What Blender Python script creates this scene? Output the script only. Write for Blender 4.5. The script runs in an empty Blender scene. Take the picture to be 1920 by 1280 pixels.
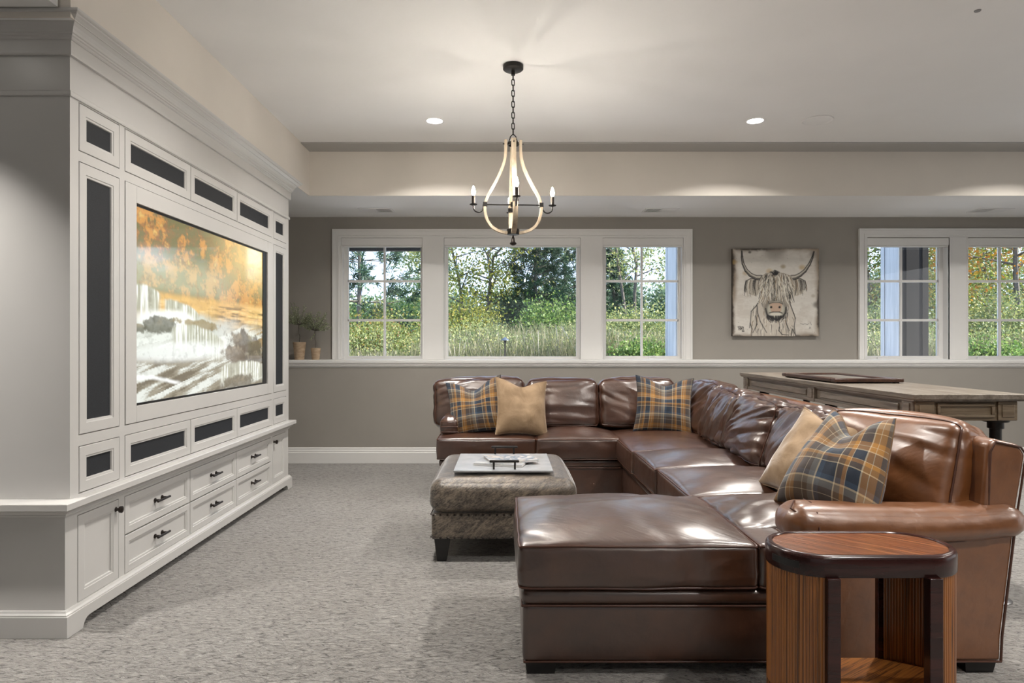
import bpy, bmesh, math, random
import numpy as np
from mathutils import Vector, Matrix, noise

# ------------------------------------------------------------------ scene, camera, sky, sun, exposure
SC = bpy.context.scene
COL = SC.collection
random.seed(7)
RNG = np.random.default_rng(11)
CAM_H = 1.2
cam = bpy.data.cameras.new('camera')
cam.lens = 36 * 1230 / 1920
cam.sensor_width = 36
cam.shift_x = 12 / 1920
cam.shift_y = 2 / 1920
cam.clip_start = 0.05
cam.clip_end = 300
camo = bpy.data.objects.new('camera', cam)
camo.location = (0, 0, CAM_H)
camo.rotation_euler = (math.pi / 2, 0, 0)
COL.objects.link(camo)
SC.camera = camo
SC.view_settings.view_transform = 'Standard'
SC.view_settings.look = 'None'
SC.view_settings.exposure = 0.56
SC.view_settings.gamma = 1.0
SC.view_settings.use_curve_mapping = False
SC.cycles.max_bounces = 10
SC.cycles.diffuse_bounces = 6
SC.cycles.transparent_max_bounces = 24
SC.cycles.sample_clamp_indirect = 6
SC.cycles.use_denoising = True

SKY_STRENGTH = 2.2
SUN_ENERGY = 12.0
CAN_POWER = 22.0
BULB_STRENGTH = 520.0
FILL_POWER = 7.0

world = bpy.data.worlds.new('sky')
SC.world = world
world.use_nodes = True
wn = world.node_tree
wn.nodes.clear()
_out = wn.nodes.new('ShaderNodeOutputWorld')
_bg = wn.nodes.new('ShaderNodeBackground')
_tc = wn.nodes.new('ShaderNodeTexCoord')
_sep = wn.nodes.new('ShaderNodeSeparateXYZ')
_ramp = wn.nodes.new('ShaderNodeValToRGB')
_ramp.color_ramp.elements[0].position = 0.0
_ramp.color_ramp.elements[0].color = (0.62, 0.78, 1.0, 1)
_ramp.color_ramp.elements[1].position = 0.55
_ramp.color_ramp.elements[1].color = (0.42, 0.60, 0.95, 1)
_bg.inputs['Strength'].default_value = SKY_STRENGTH
wn.links.new(_tc.outputs['Generated'], _sep.inputs[0])
wn.links.new(_sep.outputs['Z'], _ramp.inputs[0])
wn.links.new(_ramp.outputs[0], _bg.inputs['Color'])
wn.links.new(_bg.outputs[0], _out.inputs[0])

sun = bpy.data.lights.new('sun', 'SUN')
sun.energy = SUN_ENERGY
sun.angle = math.radians(1.5)
sun.color = (1.0, 0.95, 0.86)
suno = bpy.data.objects.new('sun', sun)
suno.rotation_euler = Vector((-0.76, 0.16, -0.63)).to_track_quat('-Z', 'Y').to_euler()
COL.objects.link(suno)


def area_light(name, loc, aim, sx, sy, power, color, spread=180):
    l = bpy.data.lights.new(name, 'AREA')
    l.shape = 'RECTANGLE'
    l.size, l.size_y = sx, sy
    l.energy = power
    l.color = color
    l.spread = math.radians(spread)
    o = bpy.data.objects.new(name, l)
    o.location = loc
    o.rotation_euler = (Vector(aim) - Vector(loc)).to_track_quat('-Z', 'Y').to_euler()
    COL.objects.link(o)
    return o


# soft fill lamps added behind the camera and at the right end of the room
area_light('fill_behind_camera', (0.2, -3.8, 1.25), (0.2, 6, 1.35), 5.0, 2.1, FILL_POWER, (0.94, 0.97, 1.0))
area_light('fill_right_end', (6.35, 2.0, 1.3), (0, 2.4, 1.3), 4.0, 2.1, 18.0, (0.95, 0.97, 1.0))


# ------------------------------------------------------------------ helpers
F = 1230.0
def PX(px, Y): return (px - 948.0) * Y / F
def PZ(py, Y): return CAM_H - (py - 642.0) * Y / F
WL = {}


def props(o, label=None, cat=None, group=None, kind=None):
    if label: o['label'] = label
    if cat: o['category'] = cat
    if group: o['group'] = group
    if kind: o['kind'] = kind
    return o


def empty(name, loc, label, cat, group=None):
    o = bpy.data.objects.new(name, None)
    o.empty_display_size = 0.1
    o.location = loc
    COL.objects.link(o)
    WL[o] = Vector(loc)
    return props(o, label, cat, group)


class MB:
    """collects world-space geometry and links it as one mesh object"""
    def __init__(self):
        self.v, self.f, self.uv = [], [], None

    def add(self, verts, faces):
        b = len(self.v)
        self.v.extend([tuple(p) for p in verts])
        self.f.extend([tuple(b + i for i in f) for f in faces])
        return self

    def box(self, x0, x1, y0, y1, z0, z1):
        p = [(x0, y0, z0), (x1, y0, z0), (x1, y1, z0), (x0, y1, z0),
             (x0, y0, z1), (x1, y0, z1), (x1, y1, z1), (x0, y1, z1)]
        return self.add(p, [(0, 3, 2, 1), (4, 5, 6, 7), (0, 1, 5, 4), (1, 2, 6, 5), (2, 3, 7, 6), (3, 0, 4, 7)])

    def hexa(self, bottom, top):
        n = len(bottom)
        f = [tuple(reversed(range(n))), tuple(range(n, 2 * n))]
        f += [(i, (i + 1) % n, n + (i + 1) % n, n + i) for i in range(n)]
        return self.add(list(bottom) + list(top), f)

    def prism(self, poly, axis, a, b):
        """poly: 2D points; axis 'x' -> (y,z), 'y' -> (x,z), 'z' -> (x,y)"""
        def P(q, t):
            return (t, q[0], q[1]) if axis == 'x' else (q[0], t, q[1]) if axis == 'y' else (q[0], q[1], t)
        return self.hexa([P(q, a) for q in poly], [P(q, b) for q in poly])

    def tube(self, pts, r, n=8, closed=False, cap=True):
        pts = [Vector(p) for p in pts]
        m = len(pts)
        rs = r if isinstance(r, (list, tuple)) else [r] * m
        verts, faces = [], []
        up = None
        for i, p in enumerate(pts):
            if closed:
                d = (pts[(i + 1) % m] - pts[i - 1])
            else:
                d = pts[min(i + 1, m - 1)] - pts[max(i - 1, 0)]
            d = d.normalized() if d.length > 1e-9 else Vector((0, 0, 1))
            if up is None:
                up = Vector((0, 0, 1)) if abs(d.z) < 0.9 else Vector((1, 0, 0))
            s = d.cross(up)
            s = s.normalized() if s.length > 1e-6 else Vector((1, 0, 0))
            up = s.cross(d).normalized()
            for k in range(n):
                a = 2 * math.pi * k / n
                verts.append(p + (s * math.cos(a) + up * math.sin(a)) * rs[i])
        rng = m if closed else m - 1
        for i in range(rng):
            j = (i + 1) % m
            for k in range(n):
                k2 = (k + 1) % n
                faces.append((i * n + k, i * n + k2, j * n + k2, j * n + k))
        if cap and not closed:
            faces.append(tuple(reversed(range(n))))
            faces.append(tuple((m - 1) * n + k for k in range(n)))
        return self.add(verts, faces)

    def lathe(self, prof, c, n=24, axis='z'):
        verts, faces = [], []
        for (r, z) in prof:
            for k in range(n):
                a = 2 * math.pi * k / n
                verts.append((c[0] + r * math.cos(a), c[1] + r * math.sin(a), c[2] + z))
        m = len(prof)
        for i in range(m - 1):
            for k in range(n):
                k2 = (k + 1) % n
                faces.append((i * n + k, i * n + k2, (i + 1) * n + k2, (i + 1) * n + k))
        faces.append(tuple(reversed(range(n))))
        faces.append(tuple((m - 1) * n + k for k in range(n)))
        return self.add(verts, faces)

    def build(self, name, mat, parent=None, smooth=False, bevel=0.0, seg=2, angle=40, label=None, kind=None):
        w = WL.get(parent, Vector((0, 0, 0)))
        me = bpy.data.meshes.new(name)
        me.from_pydata([(p[0] - w.x, p[1] - w.y, p[2] - w.z) for p in self.v], [], self.f)
        if self.uv is not None:
            u = me.uv_layers.new(name='UVMap')
            idx = np.empty(len(me.loops), dtype=np.int32)
            me.loops.foreach_get('vertex_index', idx)
            u.data.foreach_set('uv', np.asarray(self.uv, dtype=np.float32)[idx].ravel())
        me.materials.append(mat)
        bm = bmesh.new()
        bm.from_mesh(me)
        bmesh.ops.recalc_face_normals(bm, faces=bm.faces[:])
        bm.to_mesh(me)
        bm.free()
        me.update()
        o = bpy.data.objects.new(name, me)
        COL.objects.link(o)
        if parent is not None:
            o.parent = parent
        WL[o] = w.copy()
        if bevel > 0:
            b = o.modifiers.new('edge', 'BEVEL')
            b.width = bevel
            b.segments = seg
            b.limit_method = 'ANGLE'
            b.angle_limit = math.radians(35)
            smooth = True
        if smooth:
            me.polygons.foreach_set('use_smooth', [True] * len(me.polygons))
            me.set_sharp_from_angle(angle=math.radians(angle))
        if label: o['label'] = label
        if kind: o['kind'] = kind
        return o


def fast_mesh(name, V, Q, mat, parent=None, smooth=False, colors=None):
    """numpy verts (N,3) and quads (M,4)"""
    w = WL.get(parent, Vector((0, 0, 0)))
    V = np.asarray(V, dtype=np.float32) - np.array([w.x, w.y, w.z], dtype=np.float32)
    Q = np.asarray(Q, dtype=np.int32)
    me = bpy.data.meshes.new(name)
    me.vertices.add(len(V))
    me.vertices.foreach_set('co', V.ravel())
    me.loops.add(Q.size)
    me.loops.foreach_set('vertex_index', Q.ravel())
    me.polygons.add(len(Q))
    me.polygons.foreach_set('loop_start', np.arange(0, Q.size, 4, dtype=np.int32))
    me.polygons.foreach_set('loop_total', np.full(len(Q), 4, dtype=np.int32))
    if colors is not None:
        ca = me.color_attributes.new('print', 'FLOAT_COLOR', 'POINT')
        c4 = np.ones((len(V), 4), dtype=np.float32)
        c4[:, :3] = colors
        ca.data.foreach_set('color', c4.ravel())
    me.update(calc_edges=True)
    me.validate()
    if smooth:
        me.polygons.foreach_set('use_smooth', np.ones(len(Q), dtype=bool))
    me.materials.append(mat)
    o = bpy.data.objects.new(name, me)
    COL.objects.link(o)
    if parent is not None:
        o.parent = parent
    WL[o] = w.copy()
    return o


def copy_thing(o, offset, parent=None, label=None, group=None):
    c = o.copy()
    COL.objects.link(c)
    if parent is not None:
        c.parent = parent
    else:
        c.location = Vector(o.location) + Vector(offset)
    WL[c] = WL[o] + Vector(offset)
    if label: c['label'] = label
    if group: c['group'] = group
    for ch in list(o.children):
        copy_thing(ch, offset, c)
    return c


# ------------------------------------------------------------------ materials
class M:
    def __init__(self, name):
        self.m = bpy.data.materials.new(name)
        self.m.use_nodes = True
        self.t = self.m.node_tree
        self.t.nodes.clear()
        self.out = self.n('ShaderNodeOutputMaterial')

    def n(self, typ, **kw):
        nd = self.t.nodes.new(typ)
        for k, v in kw.items():
            setattr(nd, k, v)
        return nd

    def l(self, a, b):
        self.t.links.new(a, b)

    def bsdf(self, color=(0.5, 0.5, 0.5), rough=0.5, **kw):
        b = self.n('ShaderNodeBsdfPrincipled')
        b.inputs['Base Color'].default_value = (*color, 1)
        b.inputs['Roughness'].default_value = rough
        for k, v in kw.items():
            b.inputs[k.replace('_', ' ')].default_value = v
        self.l(b.outputs[0], self.out.inputs[0])
        self.b = b
        return b

    def coord(self, kind='Object', scale=(1, 1, 1), rot=(0, 0, 0)):
        tc = self.n('ShaderNodeTexCoord')
        mp = self.n('ShaderNodeMapping')
        mp.inputs['Scale'].default_value = scale
        src = tc.outputs[kind]
        if any(rot):                      # turn first, stretch afterwards
            m0 = self.n('ShaderNodeMapping')
            m0.inputs['Rotation'].default_value = rot
            self.l(src, m0.inputs[0])
            src = m0.outputs[0]
        self.l(src, mp.inputs[0])
        return mp.outputs[0]

    def noise(self, vec, scale=5, detail=4, rough=0.55, dist=0.0):
        x = self.n('ShaderNodeTexNoise')
        x.inputs['Scale'].default_value = scale
        x.inputs['Detail'].default_value = detail
        x.inputs['Roughness'].default_value = rough
        x.inputs['Distortion'].default_value = dist
        self.l(vec, x.inputs['Vector'])
        return x.outputs['Fac']

    def voronoi(self, vec, scale=5, feature='F1'):
        x = self.n('ShaderNodeTexVoronoi', feature=feature)
        x.inputs['Scale'].default_value = scale
        self.l(vec, x.inputs['Vector'])
        return x.outputs['Distance']

    def ramp(self, fac, stops, interp='LINEAR'):
        r = self.n('ShaderNodeValToRGB')
        cr = r.color_ramp
        cr.interpolation = interp
        while len(cr.elements) < len(stops):
            cr.elements.new(0.5)
        for e, (p, c) in zip(cr.elements, stops):
            e.position = p
            e.color = (*c, 1) if len(c) == 3 else c
        self.l(fac, r.inputs[0])
        return r.outputs[0]

    def mix(self, fac, a, b, blend='MIX'):
        x = self.n('ShaderNodeMix', data_type='RGBA', blend_type=blend)
        for s, i in ((fac, 0), (a, 6), (b, 7)):
            if hasattr(s, 'links'):
                self.l(s, x.inputs[i])
            else:
                x.inputs[i].default_value = s if i == 0 else (*s, 1)
        return x.outputs[2]

    def math(self, op, a, b=None):
        x = self.n('ShaderNodeMath', operation=op)
        for i, s in enumerate((a, b)):
            if s is None: continue
            if hasattr(s, 'links'):
                self.l(s, x.inputs[i])
            else:
                x.inputs[i].default_value = s
        return x.outputs[0]

    def bump(self, height, strength=0.3, dist=0.01, prev=None):
        x = self.n('ShaderNodeBump')
        x.inputs['Strength'].default_value = strength
        x.inputs['Distance'].default_value = dist
        self.l(height, x.inputs['Height'])
        if prev is not None:
            self.l(prev, x.inputs['Normal'])
        return x.outputs[0]

    def col(self, s): self.l(s, self.b.inputs['Base Color'])
    def rgh(self, s): self.l(s, self.b.inputs['Roughness'])
    def nrm(self, s): self.l(s, self.b.inputs['Normal'])


def plain(name, color, rough=0.5, var=0.06, scale=3.0, bump=0.0, bscale=120, **kw):
    m = M(name)
    m.bsdf(color, rough, **kw)
    v = m.coord()
    n = m.noise(v, scale, 3)
    lo = tuple(c * (1 - var) for c in color)
    hi = tuple(min(1, c * (1 + var)) for c in color)
    m.col(m.ramp(n, [(0.3, lo), (0.7, hi)]))
    if bump > 0:
        m.nrm(m.bump(m.noise(v, bscale, 2), bump, 0.002))
    return m.m


MAT = {}
MAT['white_paint'] = plain('white_paint', (0.585, 0.575, 0.56), 0.32, 0.02)
MAT['trim_white'] = plain('trim_white', (0.76, 0.755, 0.74), 0.35, 0.02)
MAT['ceiling'] = plain('ceiling_paint', (0.84, 0.84, 0.835), 0.9, 0.01, bump=0.05)
MAT['wall'] = plain('greige_wall_paint', (0.31, 0.29, 0.262), 0.75, 0.03, bump=0.08)
MAT['tray_beige'] = plain('beige_tray_paint', (0.72, 0.675, 0.615), 0.7, 0.02, bump=0.05)
MAT['shade_strip'] = plain('grey_shade_strip', (0.42, 0.415, 0.40), 0.8, 0.02)
MAT['grille'] = plain('black_speaker_cloth', (0.012, 0.014, 0.018), 0.75, 0.3, 200, bump=0.3, bscale=900)
MAT['iron'] = plain('black_iron', (0.022, 0.02, 0.019), 0.45, 0.25, 30, Metallic=0.6)
MAT['bronze'] = plain('dark_bronze', (0.05, 0.042, 0.038), 0.35, 0.2, 30, Metallic=0.8)
MAT['black_wood'] = plain('black_painted_wood', (0.016, 0.015, 0.015), 0.4, 0.2, 20)
MAT['black_plastic'] = plain('black_plastic', (0.01, 0.01, 0.011), 0.3, 0.1)
MAT['paper'] = plain('white_paper', (0.75, 0.74, 0.72), 0.5, 0.03)
MAT['white_plastic'] = plain('white_plastic', (0.8, 0.8, 0.8), 0.4, 0.02)
MAT['chrome'] = plain('steel_flange', (0.5, 0.5, 0.52), 0.25, 0.05, Metallic=0.9)
MAT['soil'] = plain('potting_soil', (0.05, 0.035, 0.025), 0.9, 0.4, 60)


def emit(name, color, strength):
    m = M(name)
    e = m.n('ShaderNodeEmission')
    e.inputs[0].default_value = (*color, 1)
    e.inputs[1].default_value = strength
    m.l(e.outputs[0], m.out.inputs[0])
    return m.m


MAT['bulb'] = emit('lit_candle_bulb', (1.0, 0.92, 0.81), BULB_STRENGTH)
MAT['can_glow'] = emit('lit_downlight_lens', (1.0, 0.95, 0.86), 9.0)

# carpet: short loops in broken rows
m = M('loop_carpet')
m.bsdf((0.3, 0.29, 0.27), 0.95, Sheen_Weight=0.35, Sheen_Roughness=0.5)
v = m.coord(scale=(30, 58, 1))
rows = m.noise(v, 1.0, 3, 0.6, 0.9)
loops = m.noise(m.coord(scale=(1, 1.5, 1)), 150, 2)
big = m.noise(m.coord(), 1.4, 3)
c1 = m.ramp(rows, [(0.33, (0.085, 0.08, 0.073)), (0.43, (0.225, 0.214, 0.20)), (0.66, (0.345, 0.332, 0.314))])  # darkest stop puts the shadow between loop rows into the colour
c2 = m.ramp(big, [(0.3, (0.9, 0.88, 0.86)), (0.7, (1.08, 1.08, 1.08))])
m.col(m.mix(1.0, c1, c2, 'MULTIPLY'))
b1 = m.bump(loops, 0.35, 0.006)
m.nrm(m.bump(rows, 1.0, 0.03, b1))
MAT['carpet'] = m.m


def leather(name, dark, mid, light, rough=0.3):
    m = M(name)
    m.bsdf(mid, rough, IOR=1.55)
    m.b.inputs['Coat Weight'].default_value = 0.8
    m.b.inputs['Coat Roughness'].default_value = 0.28
    m.b.inputs['Coat IOR'].default_value = 1.72
    v = m.coord()
    n1 = m.noise(v, 3.2, 5, 0.6, 0.4)
    n2 = m.noise(v, 14, 4, 0.6)
    base = m.ramp(n1, [(0.28, dark), (0.5, mid), (0.74, light)])
    m.col(m.mix(0.35, base, m.ramp(n2, [(0.3, dark), (0.7, light)])))
    m.rgh(m.ramp(n2, [(0.3, (rough - 0.05,) * 3), (0.75, (rough + 0.14,) * 3)]))
    streak = m.noise(m.coord(scale=(1, 4.5, 2.5), rot=(0.3, 0.2, 0.6)), 9, 3, 0.5, 0.4)
    b2 = m.bump(streak, 0.38, 0.009)
    m.nrm(m.bump(m.noise(v, 6, 1.5), 0.25, 0.015, b2))
    return m.m


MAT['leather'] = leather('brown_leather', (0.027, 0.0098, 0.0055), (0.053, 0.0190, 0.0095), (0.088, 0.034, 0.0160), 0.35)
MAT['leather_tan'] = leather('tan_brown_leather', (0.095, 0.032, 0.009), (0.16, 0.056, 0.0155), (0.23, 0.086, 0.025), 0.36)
MAT['welt'] = plain('leather_welt', (0.07, 0.027, 0.016), 0.35, 0.2, 20)


def wood(name, dark, mid, light, axis='x', scale=1.0, rough=0.5, bump=0.25):
    m = M(name)
    m.bsdf(mid, rough)
    s = {'x': (2, 26, 26), 'y': (26, 2, 26), 'z': (26, 26, 2)}[axis]
    v = m.coord(scale=tuple(k * scale for k in s))
    n = m.noise(v, 1.0, 5, 0.6, 0.9)
    fine = m.noise(m.coord(scale=tuple(k * scale * 4 for k in s)), 1.0, 3)
    c = m.ramp(n, [(0.3, dark), (0.5, mid), (0.7, light)])
    m.col(m.mix(0.3, c, m.ramp(fine, [(0.35, dark), (0.65, light)])))
    m.nrm(m.bump(n, bump, 0.004, m.bump(fine, bump * 0.6, 0.002)))
    return m.m


MAT['lit_oak_y'] = wood('lit_weathered_oak_long', (0.075, 0.058, 0.042), (0.17, 0.14, 0.11), (0.27, 0.24, 0.205), 'y', rough=0.42)
MAT['shaded_oak_x'] = wood('shaded_weathered_oak_cross', (0.075, 0.052, 0.03), (0.145, 0.105, 0.064), (0.22, 0.17, 0.115), 'x', rough=0.5)  # long faces paler, end faces browner: fall of light put into the colours
MAT['chand_wood'] = wood('pale_weathered_wood', (0.25, 0.19, 0.13), (0.47, 0.38, 0.27), (0.62, 0.53, 0.41), 'z', 0.6, 0.6)
MAT['mahogany'] = wood('dark_red_lacquer', (0.012, 0.004, 0.004), (0.028, 0.0085, 0.0075), (0.055, 0.014, 0.011), 'x', 0.6, 0.22, 0.05)
MAT['tray_wood'] = wood('dark_brown_wood', (0.02, 0.009, 0.006), (0.045, 0.019, 0.012), (0.075, 0.034, 0.02), 'y', 1, 0.3, 0.1)
MAT['tray_inset'] = wood('grey_tray_inset', (0.10, 0.09, 0.08), (0.17, 0.155, 0.14), (0.24, 0.22, 0.2), 'y', 1, 0.3, 0.1)
MAT['slate'] = plain('pale_slate_tray', (0.36, 0.37, 0.385), 0.25, 0.12, 12)
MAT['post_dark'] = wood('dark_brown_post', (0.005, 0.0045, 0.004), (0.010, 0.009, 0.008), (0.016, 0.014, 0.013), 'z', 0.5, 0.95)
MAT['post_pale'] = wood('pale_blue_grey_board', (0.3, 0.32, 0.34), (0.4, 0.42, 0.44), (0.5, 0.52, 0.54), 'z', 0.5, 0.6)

# split bamboo: strips running along one axis
def bamboo(name, coordscale, rot=(0, 0, 0), rough=0.3, dark=False):
    m = M(name)
    m.bsdf((0.3, 0.12, 0.03), rough)
    m.b.inputs['Coat Weight'].default_value = 0.3
    m.b.inputs['Coat Roughness'].default_value = 0.15
    v = m.coord(scale=coordscale, rot=rot)
    n = m.noise(v, 1.0, 4, 0.7)
    m.col(m.ramp(n, [(0.28, (0.02, 0.006, 0.002)), (0.38, (0.22, 0.07, 0.014)), (0.50, (0.38, 0.14, 0.028)), (0.555, (0.06, 0.018, 0.005)), (0.60, (0.33, 0.115, 0.022)), (0.76, (0.45, 0.19, 0.045))] if not dark else [(0.34, (0.025, 0.008, 0.004)), (0.41, (0.15, 0.04, 0.012)), (0.49, (0.27, 0.085, 0.026)), (0.535, (0.03, 0.009, 0.004)), (0.57, (0.20, 0.06, 0.018)), (0.70, (0.40, 0.17, 0.07))]))
    m.nrm(m.bump(n, 0.35, 0.004))
    return m.m


MAT['bamboo_v'] = bamboo('split_bamboo_upright', (62, 62, 0.3))
MAT['bamboo_top'] = bamboo('split_bamboo_diagonal', (1.5, 85, 1), (0, 0, 0.75), 0.25, True)
MAT['bamboo_shelf'] = bamboo('split_bamboo_shelf', (1.5, 60, 1), (0, 0, -0.6), 0.4)

# brindled cowhide
m = M('brindled_cowhide')
m.bsdf((0.2, 0.17, 0.14), 0.34, Sheen_Weight=0.9, Sheen_Roughness=0.3, IOR=1.6)
v = m.coord(scale=(1.0, 1.0, 1.6), rot=(0, 0.35, 0))
n1 = m.noise(m.coord(scale=(7, 7, 22), rot=(0.15, 0.5, 0.3)), 1.0, 7, 0.68, 1.4)
n2 = m.noise(m.coord(scale=(60, 60, 160), rot=(0.2, 0.5, 0.2)), 1.0, 4, 0.7)
n3 = m.noise(m.coord(), 3.5, 3)
c = m.ramp(n1, [(0.36, (0.012, 0.010, 0.008)), (0.47, (0.06, 0.047, 0.036)), (0.55, (0.17, 0.135, 0.10)), (0.68, (0.32, 0.265, 0.205))])
c = m.mix(0.45, c, m.ramp(n2, [(0.40, (0.014, 0.012, 0.010)), (0.60, (0.28, 0.23, 0.18))]))
m.col(m.mix(1.0, c, m.ramp(n3, [(0.35, (0.75, 0.72, 0.7)), (0.65, (1.15, 1.15, 1.15))]), 'MULTIPLY'))
m.nrm(m.bump(n2, 0.5, 0.004))
MAT['cowhide'] = m.m

# woven tartan, two crossed stripe sequences on the UV of the pillow
NAVY, BLUE, MUS, BRN, CRM, GRY = (0.012, 0.02, 0.036), (0.03, 0.055, 0.095), (0.32, 0.148, 0.026), (0.088, 0.054, 0.03), (0.48, 0.40, 0.27), (0.16, 0.15, 0.13)
def plaid(name, rep, off=0.0):
    m = M(name)
    m.bsdf((0.2, 0.15, 0.1), 0.9, Sheen_Weight=0.25, Sheen_Roughness=0.5)
    tc = m.n('ShaderNodeTexCoord')
    sp = m.n('ShaderNodeSeparateXYZ')
    m.l(tc.outputs['UV'], sp.inputs[0])
    stops = [(0.0, NAVY), (0.13, CRM), (0.145, BRN), (0.22, MUS), (0.27, CRM), (0.28, NAVY), (0.42, CRM), (0.435, MUS), (0.50, CRM),
             (0.507, MUS), (0.57, BRN), (0.70, CRM), (0.71, BRN), (0.78, GRY), (0.86, CRM), (0.885, BLUE), (0.95, NAVY)]
    cs = []
    for ax, o2 in (('X', off), ('Y', off + 0.37)):
        f = m.math('FRACT', m.math('ADD', m.math('MULTIPLY', sp.outputs[ax], rep), o2))
        cs.append(m.ramp(f, stops, 'CONSTANT'))
    tw = m.n('ShaderNodeTexWave')
    tw.inputs['Scale'].default_value = 60
    tw.bands_direction = 'DIAGONAL'
    m.l(tc.outputs['UV'], tw.inputs['Vector'])
    f = m.ramp(tw.outputs['Fac'], [(0.2, (0.36,) * 3), (0.8, (0.64,) * 3)])
    c = m.mix(f, cs[0], cs[1])
    m.col(c)
    m.nrm(m.bump(m.noise(m.coord(), 400, 2), 0.3, 0.002))
    return m.m


MAT['plaid'] = plaid('woven_plaid', 1.75)
MAT['plaid_big'] = plaid('woven_plaid_close', 1.4, 0.2)
m = M('beige_velvet')
m.bsdf((0.30, 0.20, 0.11), 0.8, Sheen_Weight=1.0, Sheen_Roughness=0.3)
n = m.noise(m.coord(), 9, 4, 0.6, 0.6)
m.col(m.ramp(n, [(0.3, (0.21, 0.135, 0.072)), (0.7, (0.36, 0.25, 0.15))]))
m.nrm(m.bump(n, 0.3, 0.015))
MAT['velvet'] = m.m

# window glass: clear, with the reflection a flat pane has
m = M('window_glass')
tr = m.n('ShaderNodeBsdfTransparent')
gl = m.n('ShaderNodeBsdfGlossy')
gl.inputs['Roughness'].default_value = 0.0
fr = m.n('ShaderNodeFresnel')
fr.inputs['IOR'].default_value = 1.45
ms = m.n('ShaderNodeMixShader')
m.l(fr.outputs[0], ms.inputs[0]); m.l(tr.outputs[0], ms.inputs[1]); m.l(gl.outputs[0], ms.inputs[2])
m.l(ms.outputs[0], m.out.inputs[0])
MAT['glass'] = m.m


def leafmat(name, stops, trans=0.45, dim=0.8):
    m = M(name)
    b = m.bsdf((0.2, 0.3, 0.05), 0.55)
    g = m.n('ShaderNodeNewGeometry')
    c = m.ramp(g.outputs['Random Per Island'], [(q_, tuple(k_ * dim for k_ in c_)) for q_, c_ in stops])
    m.col(c)
    t = m.n('ShaderNodeBsdfTranslucent')
    m.l(c, t.inputs[0])
    x = m.n('ShaderNodeMixShader')
    x.inputs[0].default_value = trans
    m.l(b.outputs[0], x.inputs[1]); m.l(t.outputs[0], x.inputs[2])
    m.l(x.outputs[0], m.out.inputs[0])
    return m.m


MAT['leaf_yellow'] = leafmat('yellow_green_leaves', [(0, (0.16, 0.22, 0.04)), (0.5, (0.34, 0.36, 0.07)), (1, (0.55, 0.47, 0.09))])
MAT['leaf_green'] = leafmat('fresh_green_leaves', [(0, (0.06, 0.13, 0.03)), (0.5, (0.15, 0.27, 0.06)), (1, (0.32, 0.40, 0.12))])
MAT['leaf_pale'] = leafmat('pale_green_leaves', [(0, (0.14, 0.20, 0.07)), (0.6, (0.30, 0.36, 0.14)), (1, (0.50, 0.47, 0.18))])
MAT['leaf_dark'] = leafmat('dark_evergreen_needles', [(0, (0.02, 0.05, 0.03)), (0.6, (0.05, 0.11, 0.06)), (1, (0.10, 0.19, 0.10))], 0.25)
MAT['leaf_pine'] = leafmat('pine_needles', [(0, (0.02, 0.055, 0.035)), (0.6, (0.05, 0.11, 0.06)), (1, (0.09, 0.16, 0.08))], 0.2)
MAT['leaf_rust'] = leafmat('autumn_shrub_leaves', [(0, (0.09, 0.14, 0.03)), (0.5, (0.22, 0.28, 0.06)), (0.82, (0.38, 0.36, 0.09)), (0.95, (0.30, 0.15, 0.05)), (1, (0.20, 0.07, 0.035))])
MAT['leaf_orange'] = leafmat('orange_maple_leaves', [(0, (0.25, 0.25, 0.04)), (0.4, (0.48, 0.30, 0.04)), (0.8, (0.55, 0.22, 0.03)), (1, (0.40, 0.12, 0.02))])
MAT['leaf_far'] = leafmat('hazy_far_leaves', [(0, (0.10, 0.17, 0.11)), (0.6, (0.20, 0.28, 0.16)), (1, (0.34, 0.38, 0.20))])
MAT['leaf_olive'] = leafmat('grey_green_leaves', [(0, (0.12, 0.15, 0.08)), (0.6, (0.24, 0.28, 0.16)), (1, (0.40, 0.43, 0.29))], 0.3, 1.3)
MAT['grass_blade'] = leafmat('meadow_grass', [(0, (0.11, 0.14, 0.06)), (0.45, (0.22, 0.24, 0.11)), (0.75, (0.34, 0.31, 0.18)), (0.93, (0.46, 0.43, 0.33)), (1, (0.6, 0.57, 0.5))], 0.4)
MAT['bark'] = plain('grey_brown_bark', (0.12, 0.105, 0.09), 0.9, 0.35, 30, bump=0.5, bscale=60)
MAT['ground'] = plain('meadow_soil', (0.12, 0.14, 0.05), 0.95, 0.4, 4)
m = M('painted_print')
m.bsdf((0.5, 0.5, 0.5), 0.75)
a = m.n('ShaderNodeVertexColor', layer_name='print')
m.col(a.outputs[0])
m.nrm(m.bump(m.noise(m.coord(), 180, 2), 0.15, 0.002))
MAT['canvas_print'] = m.m
m = M('television_picture')
m.bsdf((0.01, 0.01, 0.01), 0.06, IOR=1.75)
a = m.n('ShaderNodeVertexColor', layer_name='print')
m.l(a.outputs[0], m.b.inputs['Emission Color'])
m.b.inputs['Emission Strength'].default_value = 0.95
MAT['screen'] = m.m
m = M('terracotta_pale')
m.bsdf((0.5, 0.36, 0.24), 0.85)
n = m.noise(m.coord(scale=(1, 1, 3)), 18, 4)
m.col(m.ramp(n, [(0.3, (0.36, 0.25, 0.16)), (0.7, (0.55, 0.42, 0.29))]))
m.nrm(m.bump(n, 0.2, 0.004))
MAT['terracotta'] = m.m

# ------------------------------------------------------------------ the room
UW = 6.78            # upper wall face
LW = 6.53            # lower wall face (ledge in front of the upper wall)
TZ, SZ = 2.895, 2.495  # tray ceiling, soffit
TX, TY = -1.732, 5.79  # tray faces


def structure(name, mb, mat, label, bevel=0.0, smooth=False):
    o = mb.build(name, mat, None, bevel=bevel, smooth=smooth)
    return props(o, label, None, None, 'structure')


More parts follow.
